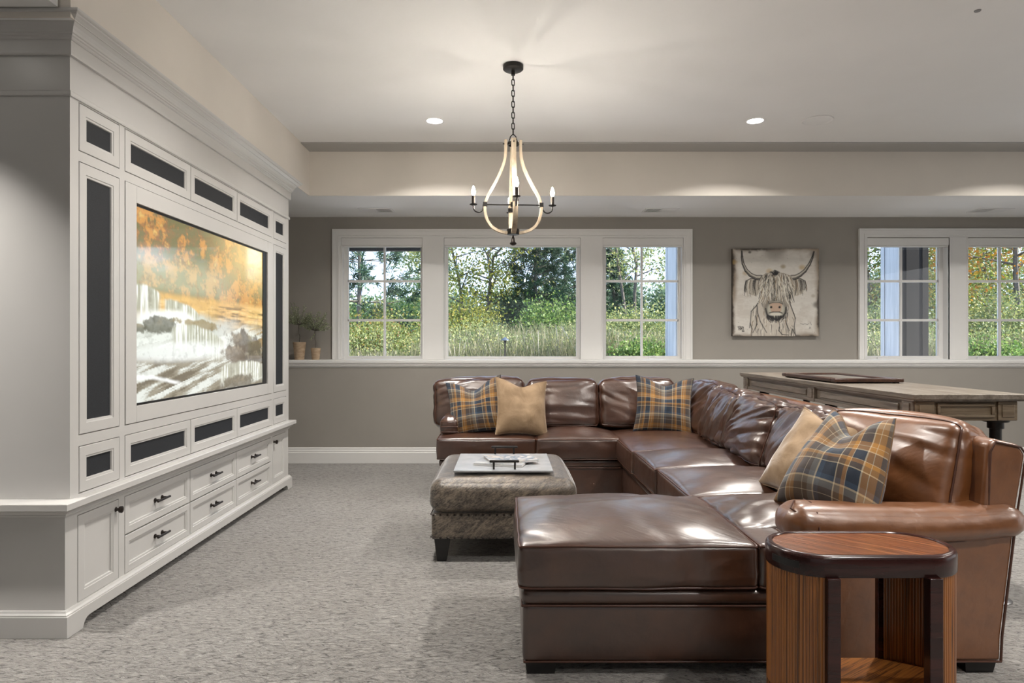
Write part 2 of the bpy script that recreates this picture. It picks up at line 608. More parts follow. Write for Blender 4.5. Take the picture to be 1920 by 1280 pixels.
structure('floor', MB().box(-4.6, 6.6, -4.1, 7.0, -0.12, 0.0), MAT['carpet'], 'grey beige loop pile carpet over the whole floor')
structure('ceiling', MB().box(-4.6, 6.6, -4.1, 7.0, TZ, TZ + 0.15), MAT['ceiling'], 'light grey raised tray ceiling')
structure('ceiling_soffit', MB().box(-2.47, 6.6, TY + 0.006, 7.0, SZ, TZ).box(-2.47, TX - 0.006, 2.62, TY + 0.006, SZ, TZ)
          .box(-4.6, -1.775, -4.1, 2.6, 2.53, TZ), MAT['ceiling'], 'pale lowered soffit along the window wall and over the cabinet')
structure('trim_1', MB().box(TX, 6.6, TY, TY + 0.006, SZ + 0.0005, TZ - 0.0005), MAT['tray_beige'], 'beige upright face of the tray ceiling above the windows')
structure('trim_2', MB().box(TX - 0.006, TX, 2.62, TY + 0.006, SZ + 0.0005, TZ - 0.0005).box(-2.47, TX, 2.612, 2.62, SZ + 0.0005, TZ - 0.0005),
          MAT['tray_beige'], 'beige upright face of the tray ceiling above the cabinet')
structure('ceiling_shade_strip', MB().box(TX, 6.6, 5.545, TY - 0.0005, TZ - 0.012, TZ), MAT['shade_strip'], 'grey strip coloured as the shade at the back edge of the ceiling', 0.003)  # thin board whose grey stands in for shade on the ceiling

# glazing units: px extents read on the wall plane
def ux(px): return PX(px, UW)
def uz(py): return PZ(py, UW)
ZT, ZB = uz(446), 1.033
units1 = [(ux(640), ux(793)), (ux(832), ux(1089)), (ux(1129), ux(1281))]
units2 = [(ux(1624), ux(1779)), (ux(1812), ux(1967)), (ux(2000), ux(2155))]
wall = MB()
xs = [-2.47] + [q for u in units1 + units2 for q in u] + [6.6]
for i in range(0, len(xs), 2):
    wall.box(xs[i], xs[i + 1], UW, UW + 0.2, 1.0, SZ + 0.02)
for (a, b) in units1 + units2:
    wall.box(a, b, UW, UW + 0.2, ZT, SZ + 0.02)
structure('wall_back', wall, MAT['wall'], 'greige upper wall with the window openings')
structure('wall_lower', MB().box(-2.47, 6.6, LW, UW + 0.2, 0.0, 1.0), MAT['wall'], 'greige lower wall below the long ledge')
structure('wall_left', MB().box(-2.6, -2.47, 2.70, 7.0, 0, SZ).box(-4.6, -2.47, 2.70, 2.8, 0, 2.54).box(-4.7, -4.6, -4.1, 2.8, 0, TZ),
          MAT['wall'], 'greige side wall behind the media cabinet')
structure('wall_right', MB().box(6.5, 6.6, -4.1, 7.0, 0, TZ), MAT['wall'], 'greige wall at the right end of the room')
structure('wall_front', MB().box(-4.6, 6.6, -4.2, -4.0, 0, TZ), MAT['wall'], 'greige wall behind the viewer')
structure('roof', MB().box(-5.2, 7.2, -4.8, 7.12, 3.05, 3.2), MAT['post_dark'], 'roof slab over the room')
# outer foundation so that no daylight creeps under the ledge
structure('wall_outer', MB().box(-4.6, 6.6, 6.981, 7.0, -0.1, 1.0).box(-4.6, -2.47, 6.9, 7.0, 0, TZ).box(-2.47, 6.6, 6.99, 7.0, SZ, TZ), MAT['wall'], 'outer face of the foundation below the windows')

# ledge: cap board with a stepped moulding under it
ledge_prof = [(UW + 0.001, 1.0), (UW + 0.001, 1.027), (6.497, 1.027), (6.494, 1.023), (6.494, 0.999), (6.503, 0.996), (6.503, 0.982), (6.512, 0.979),
              (6.512, 0.966), (6.523, 0.955), (6.5295, 0.948), (6.5295, 1.0)]
o = structure('trim_4', MB().prism([(p[0], p[1]) for p in ledge_prof], 'x', -2.465, 6.49), MAT['trim_white'], 'long white ledge with moulding below the windows')
bprof = [(LW, 0.001), (LW - 0.018, 0.001), (LW - 0.018, 0.105), (LW - 0.014, 0.112), (LW - 0.014, 0.126), (LW - 0.009, 0.135), (LW - 0.009, 0.15), (LW, 0.158)]
structure('baseboard_back', MB().prism(bprof, 'x', -2.465, 6.49), MAT['trim_white'], 'white moulded baseboard along the window wall')


def casing(mb, x0, x1, z0, z1, w=0.088):
    """three sided moulded window casing standing proud of the wall"""
    steps = [(0.0, 0.018, 0.030), (0.018, 0.052, 0.020), (0.052, 0.066, 0.026), (0.066, w, 0.014)]
    for (a, b, d) in steps:
        mb.box(x0 + a, x0 + b, UW - d, UW, z0, z1 - a)
        mb.box(x1 - b, x1 - a, UW - d, UW, z0, z1 - a)
        mb.box(x0 + b, x1 - b, UW - d, UW, z1 - b, z1 - a)


def window(name, label, units, x0, x1, zt, kinds):
    mb = MB()
    casing(mb, x0, x1, 1.028, zt)
    win = structure(name, mb, MAT['trim_white'], label)
    mu = MB()
    for i in range(len(units) - 1):
        a, b = units[i][1], units[i + 1][0]
        mu.box(a - 0.004, b + 0.004, UW - 0.016, UW, 1.028, ZT + 0.004)
        mu.box(a - 0.004, a + 0.008, UW - 0.022, UW, 1.028, ZT)
        mu.box(b - 0.008, b + 0.004, UW - 0.022, UW, 1.028, ZT)
    mu.build('mullion', MAT['trim_white'], win)
    for (a, b), kind in zip(units, kinds):
        fr = MB()
        y0, y1 = UW + 0.075, UW + 0.125
        sl, sr, sb = 0.034, 0.016, 0.026
        if kind == 'fixed':
            sl, sr, sb = 0.018, 0.018, 0.022
        if a > 1.0:
            sl, sr = 0.012, 0.040
        # jamb liner then sash
        fr.box(a, a + 0.012, UW, UW + 0.16, ZB - 0.005, ZT).box(b - 0.012, b, UW, UW + 0.16, ZB - 0.005, ZT)
        fr.box(a + 0.012, b - 0.012, UW, UW + 0.16, ZB - 0.03, ZB).box(a + 0.012, b - 0.012, UW, UW + 0.16, ZT - 0.012, ZT)
        fr.box(a + 0.012, a + 0.012 + sl, y0, y1, ZB, ZT - 0.012).box(b - 0.012 - sr, b - 0.012, y0, y1, ZB, ZT - 0.012)
        fr.box(a + 0.012 + sl, b - 0.012 - sr, y0, y1, ZB, ZB + sb).box(a + 0.012 + sl, b - 0.012 - sr, y0, y1, ZT - 0.05, ZT - 0.012)
        fr.box(a + 0.012 + sl, a + 0.02 + sl, y0 + 0.012, y1 - 0.01, ZB + sb, ZT - 0.05).box(b - 0.02 - sr, b - 0.012 - sr, y0 + 0.012, y1 - 0.01, ZB + sb, ZT - 0.05)
        sash = fr.build('sash_frame', MAT['trim_white'], win)
        ga, gb, gz0, gz1 = a + 0.012 + sl, b - 0.012 - sr, ZB + sb, ZT - 0.05
        if kind == 'fixed':
            MB().box(ga - 0.004, gb + 0.004, UW + 0.098, UW + 0.102, gz0 - 0.004, gz1 + 0.004).build('pane', MAT['glass'], win)
        else:
            zs = [gz0, uz(599.5) , uz(525.5), gz1]
            xm = (ga + gb) / 2
            mt = MB()
            mt.box(xm - 0.011, xm + 0.011, UW + 0.086, UW + 0.114, gz0, gz1)
            for z in zs[1:3]:
                mt.box(ga, gb, UW + 0.087, UW + 0.113, z - 0.012, z + 0.012)
            mt.build('muntin', MAT['trim_white'], win)
            for r in range(3):
                for (p, q) in ((ga, xm), (xm, gb)):
                    MB().box(p + 0.001, q - 0.001, UW + 0.098, UW + 0.102, zs[r] + 0.001, zs[r + 1] - 0.001).build('pane', MAT['glass'], win)
            ck = MB()
            xc = a + (b - a) * (0.21 if a < 0 else 0.62 if a < 2 else 0.2)
            ck.box(xc - 0.03, xc + 0.03, UW + 0.03, UW + 0.06, ZB, ZB + 0.014)
            ck.tube([(xc - 0.02, UW + 0.03, ZB + 0.016), (xc + 0.02, UW + 0.022, ZB + 0.026), (xc + 0.065, UW + 0.02, ZB + 0.02)], 0.006, 6)
            ck.build('crank_handle', MAT['white_plastic'], win, smooth=True)
        # blind cassette at the head
        vb = MB().box(a + 0.004, b - 0.004, UW - 0.012, UW + 0.055, ZT - 0.078, ZT - 0.002)
        vb.box(a + 0.008, b - 0.008, UW - 0.004, UW + 0.045, ZT - 0.092, ZT - 0.078)
        vb.build('blind_cassette', MAT['trim_white'], win, bevel=0.004)
    return win


w1 = window('window_1', 'white triple window behind the sofa, wide middle pane', units1, ux(624), ux(1297), uz(430), ('casement', 'fixed', 'casement'))
w2 = window('window_2', 'white window to the right of the cow painting', units2, ux(1609), ux(2171), uz(429), ('casement', 'casement', 'casement'))
MB().tube([(ux(1767), UW + 0.05, uz(470)), (ux(1766), UW + 0.05, uz(600)), (ux(1763), UW + 0.045, uz(615)), (ux(1769), UW + 0.045, uz(628))], 0.0025, 5).build('blind_cord', MAT['white_plastic'], w2, smooth=True)

# ------------------------------------------------------------------ media wall
CX, CY0, CY1 = -1.79, 2.695, 5.41
BX = -2.46


def wrap(mb, prof, X, Y0, Y1, back=BX):
    """sweep a (projection, z) profile round near end, front and far end of a built-in"""
    verts, faces = [], []
    for d, z in prof:
        verts += [(back, Y0 - d, z), (X + d, Y0 - d, z), (X + d, Y1 + d, z), (back, Y1 + d, z)]
    n = len(prof)
    for i in range(n):
        j = (i + 1) % n
        for k in range(3):
            faces.append((i * 4 + k, i * 4 + k + 1, j * 4 + k + 1, j * 4 + k))
    faces.append(tuple(i * 4 for i in range(n)))
    faces.append(tuple(i * 4 + 3 for i in reversed(range(n))))
    mb.add(verts, faces)
    return mb


def yy(px, X=CX): return -X * F / (948 - px)


W = MAT['white_paint']
YA0, YA1, YB0, YB1, YB2, YB3, YC0, YC1 = 2.750, 3.041, 3.082, 3.727, 4.372, 5.018, 5.058, 5.35

hutch = empty('media_hutch', (CX, 4.05, 0.556), 'white built-in upper media cabinet around the television, dark speaker cloth panels', 'cabinet')
car = MB()
# face frame pieces around the openings, body behind
DP = 0.022  # thickness of the face frame
car.box(BX, CX - DP, CY0, CY1, 0.5575, 2.235)
car.box(BX, CX - DP, CY0 + 0.03, CY1 - 0.03, 2.235, 2.45)
fy = [CY0, YA0, YA1, YB0, YB3, YC0, YC1, CY1]
for i in range(0, 8, 2):
    car.box(CX - DP, CX, fy[i], fy[i + 1], 0.5575, 2.235)
rows = [(0.5575, 0.566), (0.765, 0.811), (1.962, 2.004), (2.208, 2.235)]
for (a, b) in ((YA0, YA1), (YB0, YB3), (YC0, YC1)):
    for (z0, z1) in rows:
        car.box(CX - DP, CX, a, b, z0, z1)
car.build('carcass', W, hutch)
wrap(MB(), [(0.0, 2.2351), (0.0, 2.377), (-0.02, 2.377), (-0.02, 2.2351)], CX, CY0, CY1).build('frieze_board', W, hutch)
wrap(MB(), [(-0.01, 2.213), (0.007, 2.213), (0.009, 2.218), (0.009, 2.23), (0.006, 2.235), (-0.01, 2.235)], CX, CY0, CY1).build('bead_moulding', W, hutch)
wrap(MB(), [(-0.02, 2.3771), (0.013, 2.3771), (0.015, 2.383), (0.015, 2.437), (-0.02, 2.437)], CX, CY0, CY1).build('upper_frieze', W, hutch)
wrap(MB(), [(-0.02, 2.4371), (0.018, 2.4371), (0.022, 2.442), (0.022, 2.448), (0.028, 2.451), (0.028, 2.458), (0.033, 2.461), (0.036, 2.47), (0.044, 2.483),
            (0.056, 2.496), (0.071, 2.506), (0.079, 2.510), (0.079, 2.516), (0.086, 2.518), (0.09, 2.522), (0.09, 2.531), (0.0595, 2.531), (0.0595, 2.4945), (-0.02, 2.4945)],
     CX, CY0, CY1).build('crown_moulding', W, hutch)


def panel_frame(y0, y1, z0, z1, X, name, parent, rail=0.052, insetmat=None, insetname='speaker_cloth', gap=0.0035, proud=0.0015, thick=0.02, depth=0.011):
    """a frame with a bevelled inner edge and a recessed field, facing +X"""
    y0, y1, z0, z1 = y0 + gap, y1 - gap, z0 + gap, z1 - gap
    mb = MB()
    xo = X + proud
    def ring(a, xa, b, xb):
        va = [(xa, y0 + a, z0 + a), (xa, y1 - a, z0 + a), (xa, y1 - a, z1 - a), (xa, y0 + a, z1 - a)]
        vb = [(xb, y0 + b, z0 + b), (xb, y1 - b, z0 + b), (xb, y1 - b, z1 - b), (xb, y0 + b, z1 - b)]
        mb.add(va + vb, [(k, (k + 1) % 4, 4 + (k + 1) % 4, 4 + k) for k in range(4)])
    e = 0.0015
    ring(0, xo - thick, 0, xo - e)
    ring(0, xo - e, e, xo)
    ring(e, xo, rail - 0.012, xo)
    ring(rail - 0.012, xo, rail - 0.010, xo - 0.003)
    ring(rail - 0.010, xo - 0.003, rail - 0.002, xo - 0.004)
    ring(rail - 0.002, xo - 0.004, rail, xo - depth)
    mb.add([(xo - thick, y0, z0), (xo - thick, y1, z0), (xo - thick, y1, z1), (xo - thick, y0, z1)], [(0, 3, 2, 1)])
    if insetmat is None:
        a = rail
        mb.add([(xo - depth, y0 + a, z0 + a), (xo - depth, y1 - a, z0 + a), (xo - depth, y1 - a, z1 - a), (xo - depth, y0 + a, z1 - a)], [(0, 1, 2, 3)])
    fr = mb.build(name, W, parent)
    if insetmat is not None:
        MB().box(xo - thick + 0.001, xo - depth + 0.0005, y0 + rail, y1 - rail, z0 + rail, z1 - rail).build(insetname, insetmat, fr)
    return fr


G = MAT['grille']
for (a, b) in ((YA0, YA1), (YB0, YB1), (YB1, YB2), (YB2, YB3), (YC0, YC1)):
    panel_frame(a, b, 2.004, 2.208, CX, 'speaker_panel', hutch, 0.054, G)
    panel_frame(a, b, 0.566, 0.765, CX, 'speaker_panel', hutch, 0.054, G)
for (a, b) in ((YA0, YA1), (YC0, YC1)):
    panel_frame(a, b, 0.811, 1.962, CX, 'speaker_panel', hutch, 0.056, G)
# frame round the television
tvf = MB()
ty0, ty1, tz0, tz1 = yy(255), yy(501.5), 0.893, 1.876
x0, x1 = CX - 0.02, CX + 0.004
tvf.box(x0, x1, YB0 + 0.003, ty0, 0.814, 1.959).box(x0, x1, ty1, YB3 - 0.003, 0.814, 1.959)
tvf.box(x0, x1, ty0, ty1, 0.814, tz0).box(x0, x1, ty0, ty1, tz1, 1.959)
tvf.build('television_surround', W, hutch, bevel=0.002)

ctop = MB()
wrap(ctop, [(-0.3, 0.525), (0.04, 0.525), (0.045, 0.529), (0.045, 0.553), (0.041, 0.557), (-0.3, 0.557)], CX, 2.655, 5.425)
ctop.box(BX, CX - 0.2, 2.66, 5.42, 0.5255, 0.5565)
cto = props(ctop.build('countertop', W, None), 'long white counter slab between the upper and lower media cabinets', 'countertop')

base = empty('base_cabinet', (-1.8, 4.05, 0), 'white built-in base cabinet with six drawers and a door at each end', 'cabinet')
BF = -1.80
bc = MB()
bc.box(BX, BF - DP, 2.68, 5.43, 0.08, 0.49)
gy = [2.68, 2.757, 3.052, 3.098, 5.025, 5.065, 5.362, 5.43]
for i in range(0, 8, 2):
    bc.box(BF - DP, BF, gy[i], gy[i + 1], 0.08, 0.49)
for (a, b) in ((2.757, 3.052), (3.098, 5.025), (5.065, 5.362)):
    bc.box(BF - DP, BF, a, b, 0.08, 0.104)
    bc.box(BF - DP, BF, a, b, 0.474, 0.49)
bc.build('carcass', W, base)
wrap(MB(), [(-0.03, 0.488), (0.006, 0.488), (0.010, 0.494), (0.010, 0.499), (0.020, 0.506), (0.028, 0.513), (0.028, 0.5245), (-0.03, 0.5245)], BF, 2.68, 5.43).build('counter_moulding', W, base)
wrap(MB(), [(-0.03, 0.086), (0.020, 0.086), (0.020, 0.092), (0.012, 0.098), (0.008, 0.106), (-0.03, 0.106)], BF, 2.68, 5.43).build('plinth_moulding', W, base)
# plinth with a bracket foot cut at each end
def footcurve(y, sgn):
    pts = []
    for t in np.linspace(0, 1, 8):
        a = t * math.pi / 2
        pts.append((y + sgn * (0.045 * (1 - math.cos(a))), 0.042 * math.sin(a)))
    return pts
pl = [(2.655, 0.001), (2.755, 0.001)] + footcurve(2.758, 1)[1:] + list(reversed(footcurve(5.352, -1)))[:-1] + [(5.355, 0.001), (5.455, 0.001), (5.455, 0.086), (2.655, 0.086)]
MB().prism(pl, 'x', -1.815, -1.775).box(BX, -1.815, 2.655, 2.675, 0.001, 0.086).box(BX, -1.815, 5.435, 5.455, 0.001, 0.086).box(BX, -1.86, 2.675, 5.435, 0.0, 0.086).build('plinth', W, base)


def bar_pull(y, z, X, parent):
    mb = MB()
    h = 0.048
    for s in (-1, 1):
        mb.tube([(X, y + s * h * 0.72, z), (X + 0.004, y + s * h * 0.72, z), (X + 0.006, y + s * h * 0.72, z), (X + 0.027, y + s * h * 0.72, z)],
                [0.012, 0.012, 0.006, 0.006], 10)
    mb.tube([(X + 0.03, y - h * 1.25, z), (X + 0.03, y + h * 1.25, z)], 0.006, 10)
    mb.build('bar_handle', MAT['bronze'], parent, smooth=True)


for (a, b) in ((3.098, 3.74), (3.74, 4.383), (4.383, 5.025)):
    for (z0, z1) in ((0.104, 0.289), (0.289, 0.474)):
        d = panel_frame(a, b, z0, z1, BF, 'drawer', base, 0.044)
        bar_pull((a + b) / 2, (z0 + z1) / 2 + 0.005, BF - 0.0095, d)
for (a, b, yk) in ((2.757, 3.052, 3.028), (5.065, 5.362, 5.089)):
    d = panel_frame(a, b, 0.104, 0.474, BF, 'door', base, 0.052)
    kb = MB()
    kb.tube([(BF + 0.001, yk, 0.43), (BF + 0.006, yk, 0.43), (BF + 0.014, yk, 0.43), (BF + 0.02, yk, 0.43), (BF + 0.03, yk, 0.43), (BF + 0.034, yk, 0.43)],
            [0.012, 0.008, 0.006, 0.015, 0.016, 0.008], 14)
    kb.build('knob', MAT['bronze'], d, smooth=True)

# ------------------------------------------------------------------ noise canvas used for the two printed surfaces
def vnoise(h, w, sy, sx, rng, octaves=4, pers=0.55):
    out = np.zeros((h, w)); amp = 1.0; tot = 0
    for o in range(octaves):
        gy_, gx_ = max(2, int(sy * 2 ** o)), max(2, int(sx * 2 ** o))
        g = rng.random((gy_ + 2, gx_ + 2))
        y = np.linspace(0, gy_, h, endpoint=False); x = np.linspace(0, gx_, w, endpoint=False)
        yi, xi = y.astype(int), x.astype(int)
        fy_, fx_ = (y - yi)[:, None], (x - xi)[None, :]
        fy_, fx_ = fy_ * fy_ * (3 - 2 * fy_), fx_ * fx_ * (3 - 2 * fx_)
        a = g[yi][:, xi]; b = g[yi][:, xi + 1]; c = g[yi + 1][:, xi]; d = g[yi + 1][:, xi + 1]
        out += amp * ((a * (1 - fx_) + b * fx_) * (1 - fy_) + (c * (1 - fx_) + d * fx_) * fy_)
        tot += amp; amp *= pers
    return out / tot


def sstep(a, b, x): t = np.clip((x - a) / (b - a), 0, 1); return t * t * (3 - 2 * t)
def lerp(img, col, mk): return img * (1 - mk[..., None]) + np.asarray(col)[None, None, :] * mk[..., None]
def s2l(c): c = np.clip(np.asarray(c, dtype=float) / 255, 0, 1); return np.where(c <= 0.04045, c / 12.92, ((c + 0.055) / 1.055) ** 2.4)


class Canvas:
    def __init__(self, h, w, col):
        self.h, self.w = h, w
        self.img = np.ones((h, w, 3)) * np.asarray(col)
        self.yy, self.xx = np.mgrid[0:h, 0:w].astype(float)
        self.xx = (self.xx + 0.5) / w; self.yy = (self.yy + 0.5) / h

    def blob(self, mk, col): self.img = lerp(self.img, col, np.clip(mk, 0, 1))

    def ellipse(self, cx, cy, rx, ry, col, soft=0.15, op=1.0, rot=0.0):
        dx, dy = self.xx - cx, self.yy - cy
        c, s = math.cos(rot), math.sin(rot)
        d = np.sqrt(((dx * c + dy * s) / rx) ** 2 + ((-dx * s + dy * c) / ry) ** 2)
        self.blob(op * (1 - sstep(1 - soft, 1 + soft, d)), col)

    def poly(self, pts, col, op=1.0):
        inside = np.zeros((self.h, self.w), bool)
        n = len(pts)
        for i in range(n):
            x1, y1 = pts[i]; x2, y2 = pts[(i + 1) % n]
            cond = (y1 > self.yy) != (y2 > self.yy)
            with np.errstate(divide='ignore', invalid='ignore'):
                xin = (x2 - x1) * (self.yy - y1) / ((y2 - y1) if y2 != y1 else 1e-9) + x1
            inside ^= cond & (self.xx < xin)
        self.blob(inside * op, col)

    def stroke(self, pts, w0, w1, col, op=1.0):
        n = len(pts) - 1
        for i in range(n):
            (x1, y1), (x2, y2) = pts[i], pts[i + 1]
            wa = w0 + (w1 - w0) * i / n; wb = w0 + (w1 - w0) * (i + 1) / n
            pad = max(wa, wb) + 2.5 / self.w
            c0, c1 = int(max(0, (min(x1, x2) - pad) * self.w)), int(min(self.w, (max(x1, x2) + pad) * self.w + 2))
            r0, r1 = int(max(0, (min(y1, y2) - pad) * self.h)), int(min(self.h, (max(y1, y2) + pad) * self.h + 2))
            if c1 <= c0 or r1 <= r0: continue
            X, Y = self.xx[r0:r1, c0:c1], self.yy[r0:r1, c0:c1]
            dx, dy = x2 - x1, y2 - y1
            t = np.clip(((X - x1) * dx + (Y - y1) * dy) / max(dx * dx + dy * dy, 1e-12), 0, 1)
            d = np.hypot(X - x1 - t * dx, Y - y1 - t * dy)
            wd = wa + (wb - wa) * t
            e = 0.8 / self.w
            mk = op * (1 - sstep(np.maximum(wd - e, 0), wd + e, d))
            self.img[r0:r1, c0:c1] = lerp(self.img[r0:r1, c0:c1], col, mk)


def bez(p0, p1, p2, n=8):
    return [((1 - t) ** 2 * p0[0] + 2 * t * (1 - t) * p1[0] + t * t * p2[0], (1 - t) ** 2 * p0[1] + 2 * t * (1 - t) * p1[1] + t * t * p2[1])
            for t in np.linspace(0, 1, n)]


# television: autumn trees above a waterfall and rapids
r_ = np.random.default_rng(5)
H, Wd = 190, 336
cv = Canvas(H, Wd, s2l((120, 95, 60)))
s, t = cv.xx, cv.yy
n1, n2 = vnoise(H, Wd, 10, 14, r_, 5, 0.75), vnoise(H, Wd, 26, 36, r_, 3, 0.8)
n3 = vnoise(H, Wd, 5, 7, r_, 4)
leafc = lerp(np.ones((H, Wd, 3)) * s2l((60, 48, 26)), s2l((196, 128, 44)), sstep(0.42, 0.6, n1))
leafc = lerp(leafc, s2l((140, 74, 32)), sstep(0.54, 0.64, n2) * 0.8)
leafc = lerp(leafc, s2l((96, 98, 48)), sstep(0.5, 0.6, 1 - n1) * 0.55)
leafc = lerp(leafc, s2l((232, 190, 96)), sstep(0.6, 0.72, n2 * 0.5 + n1 * 0.5) * 0.9)
leafc = lerp(leafc, s2l((40, 42, 30)), sstep(0.55, 0.66, n3) * 0.6 * (1 - sstep(0.3, 0.6, s)))
cv.img = leafc
cv.blob(np.full((H, Wd), 0.22), s2l((150, 140, 96)))  # muting veil painted in for the reflection on the screen
cv.blob(sstep(0.35, 1.0, s) * (1 - sstep(0.1, 0.45, t)) * 0.75, s2l((250, 220, 150)))
cv.blob(sstep(0.14, 0.3, t) * (1 - sstep(0.36, 0.48, t)) * 0.45 * (1 - sstep(0.45, 0.8, s)), s2l((206, 206, 180)))
cv.blob(sstep(0.40, 0.46, t) * 1.0, s2l((150, 118, 70)))                                  # upper pool
cv.blob(sstep(0.40, 0.44, t) * (1 - sstep(0.5, 0.6, t)) * (0.4 + 0.6 * n1), s2l((222, 178, 108)))
ripple = vnoise(H, Wd, 46, 7, r_, 3)
cv.blob(sstep(0.5, 0.66, ripple) * sstep(0.42, 0.47, t) * (1 - sstep(0.60, 0.72, t)) * sstep(0.45, 0.6, s) * 0.75, s2l((66, 48, 28)))
cv.blob(sstep(0.52, 0.7, 1 - ripple) * sstep(0.42, 0.47, t) * (1 - sstep(0.55, 0.66, t)) * 0.6, s2l((236, 200, 140)))
# hazy white water over the left half and the foot of the picture
wob_ = 0.16 * (n3 - 0.5) + 0.06 * (n1 - 0.5)
cv.blob(sstep(0.50, 0.60, t + wob_) * (1 - sstep(0.5, 0.85, s - 0.5 * (t - 0.5))), s2l((186, 190, 184)))
sh = t - 0.22 * s + wob_ * 0.7
def sheared(f, sy_c, sx_c, oct_=4):
    base_ = vnoise(H, Wd * 2, sy_c, sx_c, r_, oct_, 0.65)
    out_ = np.empty((H, Wd))
    for j in range(Wd):
        out_[:, j] = np.roll(base_[:, j], -int(f * j * H / Wd))
    return out_
flow = sheared(0.30, 26, 7, 5)
cv.blob(sstep(0.64, 0.76, t + wob_) * 0.92, s2l((126, 118, 100)))
cv.blob(sstep(0.47, 0.60, flow) * sstep(0.54, 0.68, t + wob_) * 0.85, s2l((214, 219, 214)))
cv.blob(sstep(0.54, 0.66, 1 - flow) * sstep(0.70, 0.84, t + wob_) * 0.75, s2l((70, 60, 44)))
fallt = vnoise(H, Wd, 5, 95, r_, 3)
def fall(sa, sb, ta, tb, slant, arch=0.0):
    u = (s - sa) / (sb - sa)
    tt = t - slant * (s - sa) + arch * (1 - 4 * (u - 0.5) ** 2) + 0.03 * (n1 - 0.5)
    mk = sstep(-0.06, 0.06, u) * (1 - sstep(0.9, 1.06, u + 0.2 * (n3 - 0.5))) * sstep(ta - 0.008, ta + 0.012, tt) * (1 - sstep(tb - 0.07, tb + 0.03, tt))
    cv.blob(mk * 0.95, s2l((176, 178, 164)))
    cv.blob(mk * sstep(0.48, 0.68, fallt) * 0.85, s2l((240, 242, 236)))
    cv.blob(mk * sstep(0.5, 0.66, 1 - fallt) * 0.35, s2l((104, 94, 70)))
fall(-0.06, 0.14, 0.42, 0.60, 0.02, 0.03)
fall(0.17, 0.40, 0.45, 0.56, 0.30, 0.02)
cv.blob((1 - sstep(0.5, 1.25, np.hypot((s - 0.20) / 0.20, (t - 0.565) / 0.055) + 0.5 * (n3 - 0.5))) * 0.95, s2l((240, 243, 241)))
def rock(cx, cy, rx, ry, c, rot=0.0):
    dx, dy = s - cx, t - cy
    c_, s_ = math.cos(rot), math.sin(rot)
    d = np.hypot((dx * c_ + dy * s_) / rx, (-dx * s_ + dy * c_) / ry) + 1.3 * (n1 - 0.5) + 0.5 * (n2 - 0.5)
    top_ = np.clip((cy - t) / ry + 0.2, 0, 1)
    body = 1 - sstep(0.75, 1.1, d)
    cv.blob(body * (0.75 + 0.25 * n2), s2l(c))
    cv.blob(body * top_ * sstep(0.4, 0.65, n1) * 0.55, s2l((168, 152, 126)))
rock(0.14, 0.595, 0.11, 0.045, (60, 58, 56))
rock(0.01, 0.615, 0.05, 0.025, (60, 55, 50))
rock(0.40, 0.585, 0.16, 0.035, (128, 108, 72), 0.1)
fall(0.22, 0.62, 0.60, 0.76, 0.24, 0.05)
cv.blob((1 - sstep(0.4, 1.3, np.hypot((s - 0.3) / 0.45, (t - 0.74) / 0.06) + 0.6 * (flow - 0.5))) * 0.8, s2l((226, 231, 229)))
rock(0.82, 0.69, 0.19, 0.075, (58, 42, 28), 0.25)
rock(0.70, 0.77, 0.12, 0.07, (72, 56, 42))
rock(0.93, 0.80, 0.12, 0.05, (50, 38, 28))
fall(0.58, 1.05, 0.85, 0.99, 0.05, 0.04)
rock(0.74, 0.97, 0.16, 0.05, (84, 76, 62))
cv.blob((1 - sstep(0.0, 0.018, np.abs(t - 0.875 - 0.5 * np.maximum(0, s - 0.02) ** 1.6 + 0.03 * (n3 - 0.5)))) * (1 - sstep(0.22, 0.30, s)) * 0.85, s2l((244, 247, 246)))
cv.blob(sstep(0.55, 0.75, n2) * 0.18, s2l((40, 34, 26)))
cv.blob(np.full((H, Wd), 0.06), s2l((235, 225, 200)))
tv = empty('television', (CX, 4.05, 0.89), 'large flat television in the white cabinet showing a waterfall in autumn', 'television')
sy0, sy1, sz0, sz1 = ty0 + 0.012, ty1 - 0.075, tz0 + 0.012, tz1 - 0.012
iy, iz = np.meshgrid(np.linspace(sy0, sy1, Wd), np.linspace(sz1, sz0, H))
V = np.stack([np.full(iy.shape, CX - 0.011), iy, iz], -1).reshape(-1, 3)
idx = np.arange(H * Wd).reshape(H, Wd)
Q = np.stack([idx[:-1, :-1], idx[1:, :-1], idx[1:, 1:], idx[:-1, 1:]], -1).reshape(-1, 4)
fast_mesh('screen', V, Q, MAT['screen'], tv, colors=cv.img.reshape(-1, 3))
bz = MB()
bz.box(CX - 0.05, CX - 0.013, ty0 + 0.001, ty1 - 0.001, tz0 + 0.001, tz1 - 0.001)
for (a, b, c, d) in ((ty0 + 0.001, sy0, tz0 + 0.001, tz1 - 0.001), (sy1, ty1 - 0.001, tz0 + 0.001, tz1 - 0.001), (sy0, sy1, tz0 + 0.001, sz0), (sy0, sy1, sz1, tz1 - 0.001)):
    bz.box(CX - 0.013, CX - 0.006, a, b, c, d)
bz.build('bezel', MAT['black_plastic'], tv)

